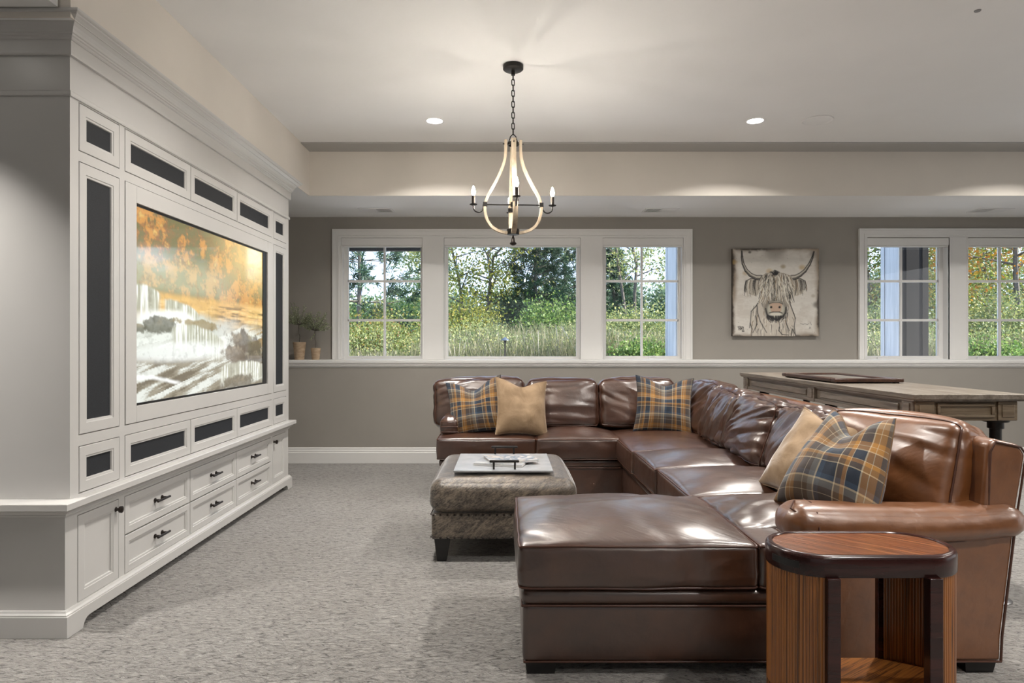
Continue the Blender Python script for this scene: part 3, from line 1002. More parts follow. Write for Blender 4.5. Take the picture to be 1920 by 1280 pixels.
# ------------------------------------------------------------------ cow painting
N_ = 240
r_ = np.random.default_rng(9)
cv = Canvas(N_, N_, s2l((214, 210, 202)))
nA, nB, nC = vnoise(N_, N_, 6, 6, r_, 5, 0.6), vnoise(N_, N_, 3, 3, r_, 4), vnoise(N_, N_, 60, 20, r_, 2)
cv.blob(sstep(0.5, 0.7, nA) * 0.5, s2l((196, 188, 178)))
cv.blob(sstep(0.5, 0.7, nC) * 0.15, s2l((240, 238, 232)))
edge = np.minimum(np.minimum(cv.xx, 1 - cv.xx), np.minimum(cv.yy, 1 - cv.yy))
cv.blob((1 - sstep(0.0, 0.075, edge + 0.09 * (nB - 0.42))) * 0.75, s2l((120, 98, 72)))
cv.blob((1 - sstep(0.0, 0.04, edge + 0.10 * (nA - 0.45))) * 0.95, s2l((56, 48, 42)))
def q(x, y): return ((x - 75) / 950.0, (y - 155) / 945.0)
def qp(L): return [q(*p) for p in L]
for (x, y, r, c, op) in ((630, 350, 26, (150, 132, 96), 0.7), (265, 195, 16, (70, 62, 56), 0.8), (1000, 760, 40, (74, 66, 58), 0.7), (960, 665, 22, (168, 158, 142), 0.6),
                        (95, 300, 30, (168, 140, 84), 0.6), (840, 360, 34, (186, 156, 90), 0.55), (480, 400, 34, (190, 158, 92), 0.5), (215, 420, 26, (180, 150, 96), 0.5),
                        (640, 1075, 50, (160, 128, 70), 0.7), (540, 180, 110, (128, 120, 112), 0.6), (960, 215, 40, (140, 130, 124), 0.6)):
    u, v_ = q(x, y); cv.ellipse(u, v_, r / 950, r / 945 * 0.8, s2l(c), 0.6, op)
DK, MD, LT, CRMc = s2l((44, 44, 46)), s2l((120, 114, 106)), s2l((196, 190, 178)), s2l((226, 222, 210))
# body and neck
cv.poly(qp([(372, 700), (330, 770), (285, 820), (270, 960), (285, 1098), (768, 1098), (752, 990), (765, 900), (735, 820), (705, 740)]), s2l((200, 192, 180)), 0.9)
for k in range(110):
    x = r_.uniform(290, 750); y = r_.uniform(760, 1040); L = r_.uniform(40, 120)
    sgn = (x - 525) / 260
    c = (MD, LT, CRMc, s2l((150, 128, 100)), DK)[int(r_.choice(5, p=[.3, .22, .25, .13, .1]))]
    cv.stroke(bez(q(x, y), q(x + sgn * 26, y + L * 0.5), q(x + sgn * 6 + r_.uniform(-12, 12), y + L)), 0.004, 0.0015, c, 0.75)
for L in ([(370, 720), (330, 780), (282, 830), (272, 950), (262, 1010)], [(345, 770), (352, 850), (380, 940), (450, 1060)], [(270, 960), (290, 1020), (286, 1095)], [(705, 745), (745, 850), (765, 905), (752, 990), (768, 1095)],
          [(720, 1090), (735, 1020), (770, 1095)], [(590, 1000), (585, 1040), (620, 1080), (690, 1085)], [(330, 880), (345, 970), (300, 1060)], [(660, 900), (665, 960), (700, 1040)]):
    cv.stroke(qp(L), 0.0065, 0.004, DK, 0.85)
# ears
for sgn, cx in ((-1, 290), (1, 805)):
    pts = qp([(cx + sgn * -75, 480), (cx + sgn * 10, 475), (cx + sgn * 65, 500), (cx + sgn * 80, 560), (cx + sgn * 40, 640), (cx + sgn * -30, 668), (cx + sgn * -85, 640)])
    cv.poly(pts, s2l((178, 170, 156)), 0.95)
    for k in range(34):
        a = r_.uniform(-0.7, 0.95)
        x0_, y0_ = cx + sgn * (a * 70), 488 + abs(a) * 18
        cv.stroke(bez(q(x0_, y0_), q(x0_ + sgn * 22, y0_ + 60), q(x0_ + sgn * (6 + 14 * a), y0_ + r_.uniform(90, 180))), 0.004, 0.0015,
                  (DK, MD, CRMc, s2l((140, 112, 76)))[int(r_.choice(4, p=[.36, .22, .3, .12]))], 0.85)
    cv.stroke(qp([(cx - sgn * 75, 482), (cx + sgn * 15, 478), (cx + sgn * 68, 505), (cx + sgn * 78, 555), (cx + sgn * 62, 600)]), 0.005, 0.003, DK, 0.9)
# horns
def horn(L, w):
    cv.stroke(qp(L), w[0] + 0.007, w[1] + 0.008, DK, 0.95)
    cv.stroke([(a, b - 0.003) for a, b in qp(L)[1:]], w[0], w[1], s2l((150, 144, 134)), 0.95)
    cv.stroke([(a + 0.002, b - 0.008) for a, b in qp(L)[2:]], w[0] * 0.4, w[1] * 0.35, s2l((206, 200, 188)), 0.9)
    cv.stroke([(a, b + 0.010) for a, b in qp(L)[2:]], w[0] * 0.3, w[1] * 0.3, DK, 0.7)
horn([(178, 185), (180, 250), (192, 320), (225, 390), (275, 440), (335, 468), (385, 470)], (0.002, 0.024))
horn([(968, 190), (950, 255), (918, 325), (870, 395), (815, 440), (765, 465), (725, 470)], (0.002, 0.024))
# head of long hair
cv.poly(qp([(380, 470), (430, 425), (540, 405), (640, 420), (720, 450), (748, 520), (735, 620), (705, 730), (668, 800), (655, 880), (560, 940), (460, 880), (420, 810), (385, 700), (362, 580)]), s2l((166, 158, 146)), 1.0)
cv.poly(qp([(362, 560), (395, 640), (410, 800), (370, 700)]), DK, 0.5)
cv.poly(qp([(748, 520), (700, 620), (690, 760), (735, 620)]), DK, 0.6)
for k in range(230):
    a = r_.uniform(-1, 1)
    x0_ = 552 + a * 150; y0_ = 418 + 26 * a * a + r_.uniform(0, 190)
    x1_ = 552 + a * 190 + r_.uniform(-26, 26); L = r_.uniform(70, 210)
    y1_ = min(y0_ + L, 735 + 40 * (1 - abs(a)))
    bend = r_.uniform(-46, 46)
    c = (DK, MD, CRMc, s2l((206, 200, 186)), s2l((158, 136, 106)))[int(r_.choice(5, p=[.2, .17, .33, .24, .06]))]
    cv.stroke(bez(q(x0_, y0_), q((x0_ + x1_) / 2 + bend, (y0_ + y1_) / 2), q(x1_, y1_)), 0.0042, 0.0016, c, 0.85)
for k in range(26):
    a = r_.uniform(-1, 1)
    cv.stroke(bez(q(545 + a * 20, 440), q(545 + a * 34, 410), q(540 + a * 60, 385 + abs(a) * 25)), 0.003, 0.0012, DK, 0.9)
# muzzle
u, v_ = q(552, 820); cv.ellipse(u, v_, 0.128, 0.115, DK, 0.25, 0.8)
u, v_ = q(552, 808); cv.ellipse(u, v_, 0.104, 0.088, s2l((190, 186, 172)), 0.25, 1.0)
cv.poly(qp([(482, 752), (512, 742), (590, 742), (622, 752), (612, 800), (606, 836), (500, 836), (490, 800)]), s2l((192, 166, 146)), 1.0)
u, v_ = q(548, 862); cv.ellipse(u, v_, 0.068, 0.026, s2l((216, 212, 200)), 0.3, 1.0)
cv.stroke(qp([(482, 848), (520, 838), (590, 838), (620, 850)]), 0.006, 0.006, DK, 0.9)
cv.stroke(qp([(478, 750), (515, 738), (590, 738), (626, 752)]), 0.004, 0.004, DK, 0.9)
for sx_ in (500, 592):
    u, v_ = q(sx_, 786); cv.ellipse(u, v_, 0.013, 0.014, DK, 0.3, 1.0, 0.4)
cv.stroke(qp([(440, 800), (455, 870), (510, 900), (560, 925), (620, 895), (655, 850), (662, 790)]), 0.007, 0.009, DK, 0.85)
for k in range(40):
    x = r_.uniform(450, 660); cv.stroke(bez(q(x, 880), q(x + r_.uniform(-8, 8), 910), q(550 + (x - 550) * 0.6, r_.uniform(915, 955))), 0.004, 0.001, DK, 0.8)
# signature strokes at the lower left, scribble at the lower right
SG = s2l((40, 36, 34))
for L in ([(143, 995), (146, 1030)], [(132, 1000), (160, 992), (164, 1006), (146, 1012), (168, 1018), (164, 1028), (146, 1030)], [(172, 998), (172, 1030)], [(170, 1000), (188, 996), (190, 1010), (174, 1014), (192, 1030)], [(196, 998), (198, 1028)],
          [(180, 1045), (184, 1038), (188, 1050), (194, 1038), (200, 1050), (206, 1040)]):
    cv.stroke(qp(L), 0.0034, 0.0034, SG, 0.9)
for L in ([(820, 962), (850, 972), (870, 964), (895, 974), (915, 962)], [(925, 945), (940, 975)], [(920, 1000), (930, 1015)], [(930, 1000), (915, 1018)]):
    cv.stroke(qp(L), 0.0018, 0.0018, SG, 0.7)
for k in range(70):
    cv.ellipse(r_.uniform(0.04, 0.96), r_.uniform(0.03, 0.97), 0.003, 0.003, s2l((90, 82, 74)), 0.4, 0.6)
PY_ = UW - 0.04
pt = empty('cow_painting', (PX(1453, PY_), PY_ + 0.02, PZ(548, PY_)), 'square canvas painting of a shaggy highland cow with long horns', 'painting')
x0, x1, z1, z0 = PX(1373.5, PY_), PX(1535.5, PY_), PZ(466, PY_), PZ(630, PY_)
ix, iz = np.meshgrid(np.linspace(x0, x1, N_), np.linspace(z1, z0, N_))
V = np.stack([ix, np.full(ix.shape, PY_ - 0.0005), iz], -1).reshape(-1, 3)
idx = np.arange(N_ * N_).reshape(N_, N_)
Q = np.stack([idx[:-1, :-1], idx[1:, :-1], idx[1:, 1:], idx[:-1, 1:]], -1).reshape(-1, 4)
fast_mesh('painted_face', V, Q, MAT['canvas_print'], pt, colors=cv.img.reshape(-1, 3))
MAT['canvas_edge'] = plain('dark_canvas_edge', (0.06, 0.048, 0.038), 0.8, 0.5, 14)
MB().box(x0, x1, PY_, UW - 0.002, z0, z1).build('canvas_body', MAT['canvas_edge'], pt, bevel=0.002)

# ------------------------------------------------------------------ soft shapes
def soft_map(S, half, r, bulge=(0, 0, 0, 0), pinch=0.0):
    """S (N,3) on the unit cube surface -> rounded, crowned cushion. bulge = x sides, y sides, top, bottom"""
    a, b, c = half
    h = np.array(half)
    R = np.minimum(r, h * 0.98)
    q_ = S * h
    inner = np.clip(q_, -(h - R), h - R)
    d = q_ - inner
    L = np.linalg.norm(d / R, axis=1)
    L[L < 1e-9] = 1
    p = inner + d / L[:, None]
    x, y, z = S[:, 0], S[:, 1], S[:, 2]
    X2, Y2, Z2 = 1 - x * x, 1 - y * y, 1 - z * z
    p[:, 0] += x * bulge[0] * Y2 * Z2
    p[:, 1] += y * bulge[1] * X2 * Z2
    e = 0.75
    p[:, 2] += np.where(z > 0, z * bulge[2], z * bulge[3]) * (np.maximum(X2, 0) ** e) * (np.maximum(Y2, 0) ** e)
    return p


_CUBE = {}
def cube_surface(n):
    if n not in _CUBE:
        bm = bmesh.new()
        bmesh.ops.create_cube(bm, size=2)
        bmesh.ops.subdivide_edges(bm, edges=bm.edges[:], cuts=n, use_grid_fill=True)
        S = np.array([v.co[:] for v in bm.verts])
        bm.verts.ensure_lookup_table(); bm.verts.index_update()
        Fc = np.array([[v.index for v in f.verts] for f in bm.faces])
        bm.free()
        _CUBE[n] = (S, Fc)
    S, Fc = _CUBE[n]
    return S.copy(), Fc


def remap(S, k=0.93):
    return np.sin(S * math.pi / 2 * k) / math.sin(math.pi / 2 * k)


def folds(P, seed, scale, amp, stretch=(1, 1, 1), ridge=True):
    if len(stretch) > 3:        # folds that run at an angle across the face
        c_, s_ = math.cos(stretch[3]), math.sin(stretch[3])
        P = np.stack([P[:, 0] * c_ + P[:, 1] * s_, -P[:, 0] * s_ + P[:, 1] * c_, P[:, 2]], -1)
    """scalar displacement per point: creases of worn leather"""
    out = np.empty(len(P))
    o = Vector((seed * 3.1, seed * 1.7, seed * 0.9))
    for i, p in enumerate(P):
        v = Vector((p[0] * stretch[0], p[1] * stretch[1], p[2] * stretch[2])) * scale + o
        w = noise.noise_vector(v * 0.6) * 0.7
        n = noise.noise(v + w)
        if ridge:
            n2 = noise.noise(v * 1.9 + w * 1.5)
            n = 1.5 * (abs(n) ** 0.8) - 0.45 + 0.35 * (1 - 2.4 * abs(n2))
        out[i] = n
    return out * amp


def cushion(name, half, r, bulge, matx, mat, parent, n=26, wr=None, welt=None, seed=1, sag=None):
    """wr = (scale, amp, stretch): folds. welt = list of +1/-1 for z faces that carry a piping loop"""
    S, Fc = cube_surface(n)
    S = remap(S)
    P = soft_map(S, half, r, bulge)
    if sag: P = sag(P, S)
    if wr:
        D = folds(P, seed, wr[0], wr[1], wr[2])
        # approximate outward direction
        nrm = P / (np.array(half) ** 1.0)
        nrm = np.sign(nrm) * np.abs(nrm) ** 3
        nrm /= np.maximum(np.linalg.norm(nrm, axis=1), 1e-6)[:, None]
        P = P + nrm * D[:, None]
    Mx = np.array(matx)
    Wp = P @ Mx[:3, :3].T + Mx[:3, 3]
    o = fast_mesh(name, Wp, Fc, mat, parent, smooth=True)
    if welt:
        mb = MB()
        for z in welt:
            k = 60
            tt = np.linspace(0, 8, k, endpoint=False)
            L = []
            for t_ in tt:
                sd, f = int(t_ // 2), (t_ % 2) - 1
                f = math.sin(f * math.pi / 2 * 0.96) / math.sin(math.pi / 2 * 0.96)
                L.append(((f, -1), (1, f), (-f, 1), (-1, -f))[sd])
            # edge of the face just at the rounding
            SS = np.array([(u, v, z) for u, v in L])
            B = soft_map(SS, half, r, bulge)
            if sag: B = sag(B, SS)
            B *= 1 + 0.002 / max(half)
            if wr:
                B = B + (SS / np.linalg.norm(SS, axis=1)[:, None]) * (folds(B, seed, wr[0], wr[1], wr[2]) * 0.9 + 0.001)[:, None]
            Wb = B @ Mx[:3, :3].T + Mx[:3, 3]
            mb.tube([tuple(p) for p in Wb], 0.0045, 6, closed=True)
        mb.build('welt', MAT['welt'], o, smooth=True)
    return o


def T(x, y, z, rz=0, rx=0, ry=0):
    return Matrix.Translation((x, y, z)) @ Matrix.Rotation(math.radians(rz), 4, 'Z') @ Matrix.Rotation(math.radians(rx), 4, 'X') @ Matrix.Rotation(math.radians(ry), 4, 'Y')


def soft_box(name, x0, x1, y0, y1, z0, z1, r, mat, parent, bulge=(0.004, 0.004, 0.004, 0), n=14, wr=None, seed=1):
    return cushion(name, ((x1 - x0) / 2, (y1 - y0) / 2, (z1 - z0) / 2), r, bulge, T((x0 + x1) / 2, (y0 + y1) / 2, (z0 + z1) / 2), mat, parent, n, wr, None, seed)


# ------------------------------------------------------------------ leather sectional
LE, LT_ = MAT['leather'], MAT['leather_tan']
sofa = empty('sectional_sofa', (0.9, 4.0, 0), 'U-shaped brown leather sectional sofa with chaise end nearest the viewer', 'sofa')
# base: three runs
soft_box('base_panel', -0.500, 0.905, 4.955, 5.74, 0.05, 0.258, 0.014, LE, sofa)
soft_box('base_panel', 0.885, 1.78, 3.03, 5.74, 0.05, 0.258, 0.014, LE, sofa)
soft_box('base_panel', 0.062, 1.10, 2.362, 3.05, 0.05, 0.256, 0.014, LE, sofa)
soft_box('seat_rail', -0.505, 0.905, 4.945, 5.74, 0.252, 0.322, 0.028, LE, sofa)
soft_box('seat_rail', 0.875, 1.78, 3.02, 5.74, 0.252, 0.322, 0.028, LE, sofa)
soft_box('seat_rail', 0.055, 1.10, 2.352, 3.06, 0.252, 0.318, 0.028, LE, sofa)
def welt_line(pts, r=0.0045):
    MB().tube(pts, r, 6).build('welt', MAT['welt'], sofa, smooth=True)
welt_line([(0.06, 3.05, 0.254), (0.059, 2.359, 0.254), (1.10, 2.357, 0.254)], 0.005)
welt_line([(0.068, 3.05, 0.05), (0.066, 2.364, 0.05), (1.10, 2.364, 0.05)], 0.004)
welt_line([(-0.5, 4.95, 0.254), (0.87, 4.95, 0.254)], 0.005)


def feet(mb, x, y, w=0.115, d=0.09, h=0.052, t=0.008):
    mb.hexa([(x - w / 2 + t, y - d / 2 + t, 0), (x + w / 2 - t, y - d / 2 + t, 0), (x + w / 2 - t, y + d / 2 - t, 0), (x - w / 2 + t, y + d / 2 - t, 0)],
            [(x - w / 2, y - d / 2, h), (x + w / 2, y - d / 2, h), (x + w / 2, y + d / 2, h), (x - w / 2, y + d / 2, h)])
    return mb


for (x, y) in ((0.128, 2.415), (0.128, 2.99), (1.725, 2.425), (-0.44, 5.02), (-0.44, 5.68), (0.84, 5.02), (1.72, 5.68), (1.72, 4.0)):
    feet(MB(), x, y).build('foot', MAT['black_wood'], sofa)


def seat(x0, x1, y0, y1, seed, z0=0.318, z1=0.476, crown=0.05, amp=0.004, r=0.022, welt=(1, -1), n=30):
    return cushion('seat_cushion', ((x1 - x0) / 2, (y1 - y0) / 2, (z1 - z0) / 2), r, (0.008, 0.008, crown, 0.0),
                   T((x0 + x1) / 2, (y0 + y1) / 2, (z0 + z1) / 2), LE, sofa, n, (4.0, amp, (1, 1.3, 2)), welt, seed)


seat(-0.520, 0.226, 4.92, 5.50, 1, crown=0.03)
seat(0.228, 0.868, 4.92, 5.50, 2, crown=0.055)
seat(0.838, 1.58, 4.37, 5.50, 3, crown=0.05)
seat(0.852, 1.60, 3.765, 4.368, 4, crown=0.06)
seat(0.866, 1.60, 3.100, 3.763, 5, crown=0.06)
# chaise: one long cushion with a welted seam across it, so two bodies that touch
def chaise_sag(P, S):
    P = P.copy()
    return P
seat(0.045, 0.905, 2.340, 3.092, 6, crown=0.062, amp=0.007, n=46)
seat(0.907, 1.06, 2.342, 2.62, 16, crown=0.0, amp=0.001, r=0.02, n=14)
seat(0.907, 1.62, 2.545, 3.094, 7, crown=0.058, amp=0.013, n=40, welt=(1,))

# left arm, low with a pleated round front
soft_box('arm', -0.512, -0.352, 5.07, 5.76, 0.466, 0.628, 0.062, LE, sofa, (0.006, 0.01, 0.006, 0), 22, (8, 0.003, (3, 1, 1)), 21)
soft_box('arm_panel', -0.502, -0.36, 5.10, 5.76, 0.05, 0.50, 0.015, LE, sofa)
pm = MB()
for z in (0.505, 0.545, 0.585):
    pm = MB().tube([(-0.508, 5.10, z), (-0.50, 5.064, z + 0.004), (-0.43, 5.052, z + 0.008), (-0.365, 5.064, z + 0.004), (-0.354, 5.10, z)], 0.0035, 6)
    pm.build('pleat', MAT['welt'], sofa, smooth=True)

# near arm: rolled top that dips in the middle, flat tan side panel below
def arm_sag(P, S):
    P = P.copy()
    u = (P[:, 0] + 0.42) / 0.84
    P[:, 2] -= 0.018 * np.sin(np.clip(u, 0, 1) * math.pi)
    P[:, 2] += 0.012 * np.clip(u - 0.75, 0, 1) * 4 * 0.5
    low = P[:, 2] < 0
    P[low, 2] *= 1 - 0.35 * np.clip(u[low], 0, 1)
    return P
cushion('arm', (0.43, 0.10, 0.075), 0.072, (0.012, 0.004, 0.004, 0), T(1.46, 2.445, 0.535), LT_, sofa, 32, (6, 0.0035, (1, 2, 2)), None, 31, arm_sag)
pm = MB()
for k, a in enumerate((0.0, 0.55, 1.05)):
    pm = MB().tube([(1.046 + 0.028 * a, 2.372, 0.512 + 0.030 * k), (1.036 + 0.006 * a, 2.40, 0.538 + 0.028 * k), (1.05 + 0.02 * a, 2.44, 0.575 + 0.018 * k), (1.08 + 0.02 * a, 2.49, 0.60)], 0.003, 6)
    pm.build('pleat', MAT['welt'], sofa, smooth=True)
pm = MB().tube([(1.125, 2.352, 0.475), (1.12, 2.342, 0.53), (1.125, 2.37, 0.585), (1.13, 2.43, 0.608), (1.135, 2.5, 0.602)], 0.004, 6)
pm.build('pleat', MAT['welt'], sofa, smooth=True)
side = [(1.06, 0.05), (1.787, 0.05), (1.79, 0.14), (1.835, 0.50), (1.835, 0.53), (1.06, 0.53)]
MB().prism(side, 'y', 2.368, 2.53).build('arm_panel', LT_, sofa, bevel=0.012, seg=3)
welt_line([(1.07, 2.364, 0.462), (1.40, 2.364, 0.466), (1.65, 2.364, 0.487), (1.838, 2.366, 0.522)])
welt_line([(1.838, 2.368, 0.522), (1.792, 2.368, 0.14), (1.788, 2.368, 0.05)])
welt_line([(1.10, 2.366, 0.05), (1.788, 2.366, 0.05)], 0.004)

# back frames: leaning slab with a soft top
def back_slab(prof, axis, a, b, mat):
    MB().prism(prof, axis, a, b).build('back_frame', mat, sofa, bevel=0.03, seg=4)
prof_r = [(1.70, 0.10), (1.795, 0.05), (1.80, 0.14), (1.865, 0.55), (1.905, 0.79), (1.885, 0.825), (1.79, 0.848), (1.765, 0.83)]
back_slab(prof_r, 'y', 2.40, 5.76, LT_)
prof_b = [(5.62, 0.10), (5.74, 0.05), (5.75, 0.55), (5.79, 0.78), (5.77, 0.815), (5.68, 0.835), (5.655, 0.82)]
back_slab(prof_b, 'x', -0.50, 1.80, LE)
MB().tube([(1.768, 2.404, 0.56), (1.772, 2.397, 0.80), (1.792, 2.397, 0.838), (1.884, 2.399, 0.818), (1.904, 2.40, 0.79), (1.868, 2.40, 0.55)], 0.004, 6).build('welt', MAT['welt'], sofa, smooth=True)


def slump(lean=0.0):
    def f(P, S):
        P = P.copy()
        v = S[:, 1]
        P[:, 1] -= 0.022 * (1 - S[:, 0] ** 2) * np.clip(v, 0, 1) ** 2 * -1 * 0.2
        P[:, 1] += -0.015 * np.abs(S[:, 0]) ** 4 * np.clip(v, 0, 1)
        P[:, 2] += 0.035 * np.clip(-v, -0.3, 1) * (1 - S[:, 0] ** 2)      # belly lower down
        return P
    return f


def back_cushion(cx, cy, cz, w, h, t, yaw, lean, seed, mat=LE, amp=0.011, bulge=0.05, roll=0, n=34, scale=5.5, st=(1, 2.3, 1), welt=(1,)):
    """front face looks along local +z, height is local y"""
    Mx = Matrix.Translation((cx, cy, cz)) @ Matrix.Rotation(math.radians(yaw), 4, 'Z') @ Matrix.Rotation(math.radians(90 - lean), 4, 'X') @ Matrix.Rotation(math.radians(roll), 4, 'Z')
    return cushion('back_cushion', (w / 2, h / 2, t / 2), 0.05, (0.012, 0.016, bulge, 0.02), Mx, mat, sofa, n, (scale, amp, st), welt, seed, slump())


# along the window wall (facing the viewer: yaw 0 -> normal -Y)
back_cushion(-0.215, 5.46, 0.705, 0.74, 0.385, 0.20, 0, 10, 41, roll=2, n=46, scale=3.2, st=(0.7, 2.2, 1, 0.3))
back_cushion(0.468, 5.46, 0.69, 0.595, 0.40, 0.22, 0, 11, 42, n=46, scale=3.2, st=(0.6, 2.4, 1, 0.1))
back_cushion(1.075, 5.46, 0.695, 0.62, 0.40, 0.22, 0, 11, 43, n=46, scale=3.2, st=(0.7, 2.2, 1, -0.5))
# along the right-hand run (facing -X)
back_cushion(1.60, 5.14, 0.685, 0.52, 0.41, 0.20, -82, 12, 44, amp=0.021, n=56, scale=3.6, st=(0.8, 2.8, 1, 0.7))
back_cushion(1.585, 4.57, 0.665, 0.60, 0.38, 0.22, -88, 14, 45, amp=0.026, n=66, scale=3.8, st=(0.7, 3.4, 1, 1.15))
back_cushion(1.585, 3.975, 0.655, 0.63, 0.385, 0.24, -92, 16, 46, amp=0.026, bulge=0.075, n=72, scale=3.8, st=(0.75, 3.0, 1, 0.35))
back_cushion(1.60, 3.36, 0.655, 0.62, 0.385, 0.23, -90, 16, 47, amp=0.022, n=60, scale=3.6, st=(0.8, 3.0, 1, 0.8))
back_cushion(1.655, 2.765, 0.690, 0.60, 0.41, 0.19, -68, 14, 48, LT_, amp=0.011, bulge=0.055, welt=(1,), n=48, scale=3, st=(0.7, 2.2, 1, -0.2))


# ------------------------------------------------------------------ throw pillows
def pillow(name, label, w, h, t, mat, loc, yaw, lean, roll, chop=0.0, welt=None, group=None, n=36, seed=1, narrow=0.0):
    root = empty(name, loc, label, 'pillow', group)
    u = np.sin(np.linspace(-1, 1, n) * math.pi / 2)
    U, Vv = np.meshgrid(u, u)
    def shape(U, Vv):
        x = U * w / 2 * (1 - 0.10 * (1 - np.abs(Vv) ** 2.2) + 0.0)
        z = Vv * h / 2 * (1 - 0.10 * (1 - np.abs(U) ** 2.2))
        top = np.clip((Vv + 0.35) / 1.35, 0, 1) ** 1.6
        z = z - chop * h * top * np.exp(-(U / 0.48) ** 2)
        x = x * (1 - 0.10 * (chop > 0) * np.clip(Vv, 0, 1) * (1 - np.abs(U)))
        x = x * (1 - narrow * np.clip((Vv + 0.5) / 1.5, 0, 1) ** 1.5)
        th = t / 2 * (np.maximum(1 - U ** 2, 0) ** 0.55) * (np.maximum(1 - Vv ** 2, 0) ** 0.55)
        th = th * (1 - 0.45 * (chop > 0) * np.exp(-(U / 0.3) ** 2) * np.clip(Vv, 0, 1))
        th = th * (1 + 0.35 * np.clip(-Vv, -0.4, 1))
        return x, z, th
    x, z, th = shape(U, Vv)
    wob = np.array([[noise.noise(Vector((a * 2.4 + seed, b * 2.4, seed * 0.7))) for a in u] for b in u])
    wob2 = np.array([[noise.noise(Vector((a * 6 + seed, b * 3, seed * 1.7))) for a in u] for b in u])
    edge_ = np.sqrt(np.maximum(1 - U ** 2, 0) * np.maximum(1 - Vv ** 2, 0))
    verts, faces, uvs = [], [], []
    for sgn in (-1, 1):
        y = sgn * (th + (0.012 * wob + 0.006 * wob2) * edge_)
        P = np.stack([x, y, z], -1).reshape(-1, 3)
        b0 = len(verts)
        verts += [tuple(p) for p in P]
        uvs += [((a + 1) / 2, (b + 1) / 2) for b in u for a in u]
        for i in range(n - 1):
            for j in range(n - 1):
                f = (b0 + i * n + j, b0 + i * n + j + 1, b0 + (i + 1) * n + j + 1, b0 + (i + 1) * n + j)
                faces.append(f if sgn < 0 else tuple(reversed(f)))
    me = bpy.data.meshes.new('pillow_cover')
    me.from_pydata(verts, [], faces)
    ul = me.uv_layers.new(name='UVMap')
    idx = np.empty(len(me.loops), dtype=np.int32)
    me.loops.foreach_get('vertex_index', idx)
    ul.data.foreach_set('uv', np.asarray(uvs, dtype=np.float32)[idx].ravel())
    bm = bmesh.new(); bm.from_mesh(me)
    bmesh.ops.remove_doubles(bm, verts=bm.verts[:], dist=0.0004)
    bm.to_mesh(me); bm.free()
    me.polygons.foreach_set('use_smooth', np.ones(len(me.polygons), dtype=bool))
    me.materials.append(mat)
    o = bpy.data.objects.new('cover', me)
    COL.objects.link(o)
    o.parent = root
    # seam or welt round the edge
    k = 96
    tt = np.linspace(0, 8, k, endpoint=False)
    L = []
    for t_ in tt:
        sd, f = int(t_ // 2), (t_ % 2) - 1
        L.append(((f, -1), (1, f), (-f, 1), (-1, -f))[sd])
    A = np.array(L)
    ex, ez, _ = shape(A[:, 0], A[:, 1])
    mb = MB().tube([(a, 0, c) for a, c in zip(ex, ez)], 0.0042 if welt else 0.0022, 6, closed=True)
    so = mb.build('edge_seam', welt or mat, None, smooth=True)
    so.parent = root
    WL[so] = Vector(loc)
    root.rotation_euler = (Matrix.Rotation(math.radians(yaw), 4, 'Z') @ Matrix.Rotation(math.radians(-lean), 4, 'X') @ Matrix.Rotation(math.radians(roll), 4, 'Y')).to_euler()
    return root


pillow('throw_pillow', 'navy and mustard plaid pillow against the left sofa arm', 0.45, 0.45, 0.17, MAT['plaid'], (-0.235, 5.17, 0.70), -8, 18, -9, 0.17, seed=1)
pillow('throw_pillow', 'upright beige velvet pillow overlapping the left plaid pillow', 0.43, 0.45, 0.16, MAT['velvet'], (0.125, 5.10, 0.698), 20, 18, 6, 0.10, MAT['velvet'], seed=2)
pillow('throw_pillow', 'plaid pillow in the far corner of the sofa', 0.45, 0.45, 0.17, MAT['plaid'], (1.235, 5.13, 0.715), -10, 16, 3, 0.13, seed=3)
pillow('throw_pillow', 'slumped beige pillow behind the largest plaid pillow', 0.44, 0.44, 0.17, MAT['velvet'], (1.40, 3.02, 0.675), -76, 32, 6, 0.06, MAT['velvet'], seed=4)
pillow('throw_pillow', 'largest plaid pillow, standing beside the near sofa arm', 0.44, 0.47, 0.23, MAT['plaid_big'], (1.362, 2.66, 0.71), -60, 33, 3, 0.19, seed=5, narrow=0.38)

# ------------------------------------------------------------------ cowhide ottoman
ott = empty('ottoman', (-0.015, 3.985, 0), 'square brindled cowhide ottoman with nailhead rows and tapered black legs', 'ottoman')
CH = MAT['cowhide']
ox0, ox1, oy0, oy1 = -0.405, 0.378, 3.57, 4.42
soft_box('lower_band', ox0, ox1, oy0, oy1, 0.128, 0.268, 0.014, CH, ott, (0.003, 0.003, 0, 0), 16)
cushion('top_cushion', ((ox1 - ox0) / 2 + 0.012, (oy1 - oy0) / 2 + 0.012, 0.094), 0.07, (0.008, 0.008, 0.024, 0), T((ox0 + ox1) / 2, (oy0 + oy1) / 2, 0.357), CH, ott, 34, (3, 0.004, (1, 1, 1)), None, 51)
for (x, y) in ((ox0 + 0.058, oy0 + 0.058), (ox1 - 0.058, oy0 + 0.058), (ox0 + 0.058, oy1 - 0.058), (ox1 - 0.058, oy1 - 0.058)):
    sx_, sy_ = (1 if x < 0 else -1), (1 if y < 4 else -1)
    w = 0.044
    mb = MB().hexa([(x - 0.026 - 0.004 * sx_, y - 0.026, 0), (x + 0.026 - 0.004 * sx_, y - 0.026, 0), (x + 0.026 - 0.004 * sx_, y + 0.026, 0), (x - 0.026 - 0.004 * sx_, y + 0.026, 0)],
                   [(x - w, y - w, 0.13), (x + w, y - w, 0.13), (x + w, y + w, 0.13), (x - w, y + w, 0.13)])
    mb.build('leg', MAT['black_wood'], ott, bevel=0.003)
nh = MB()
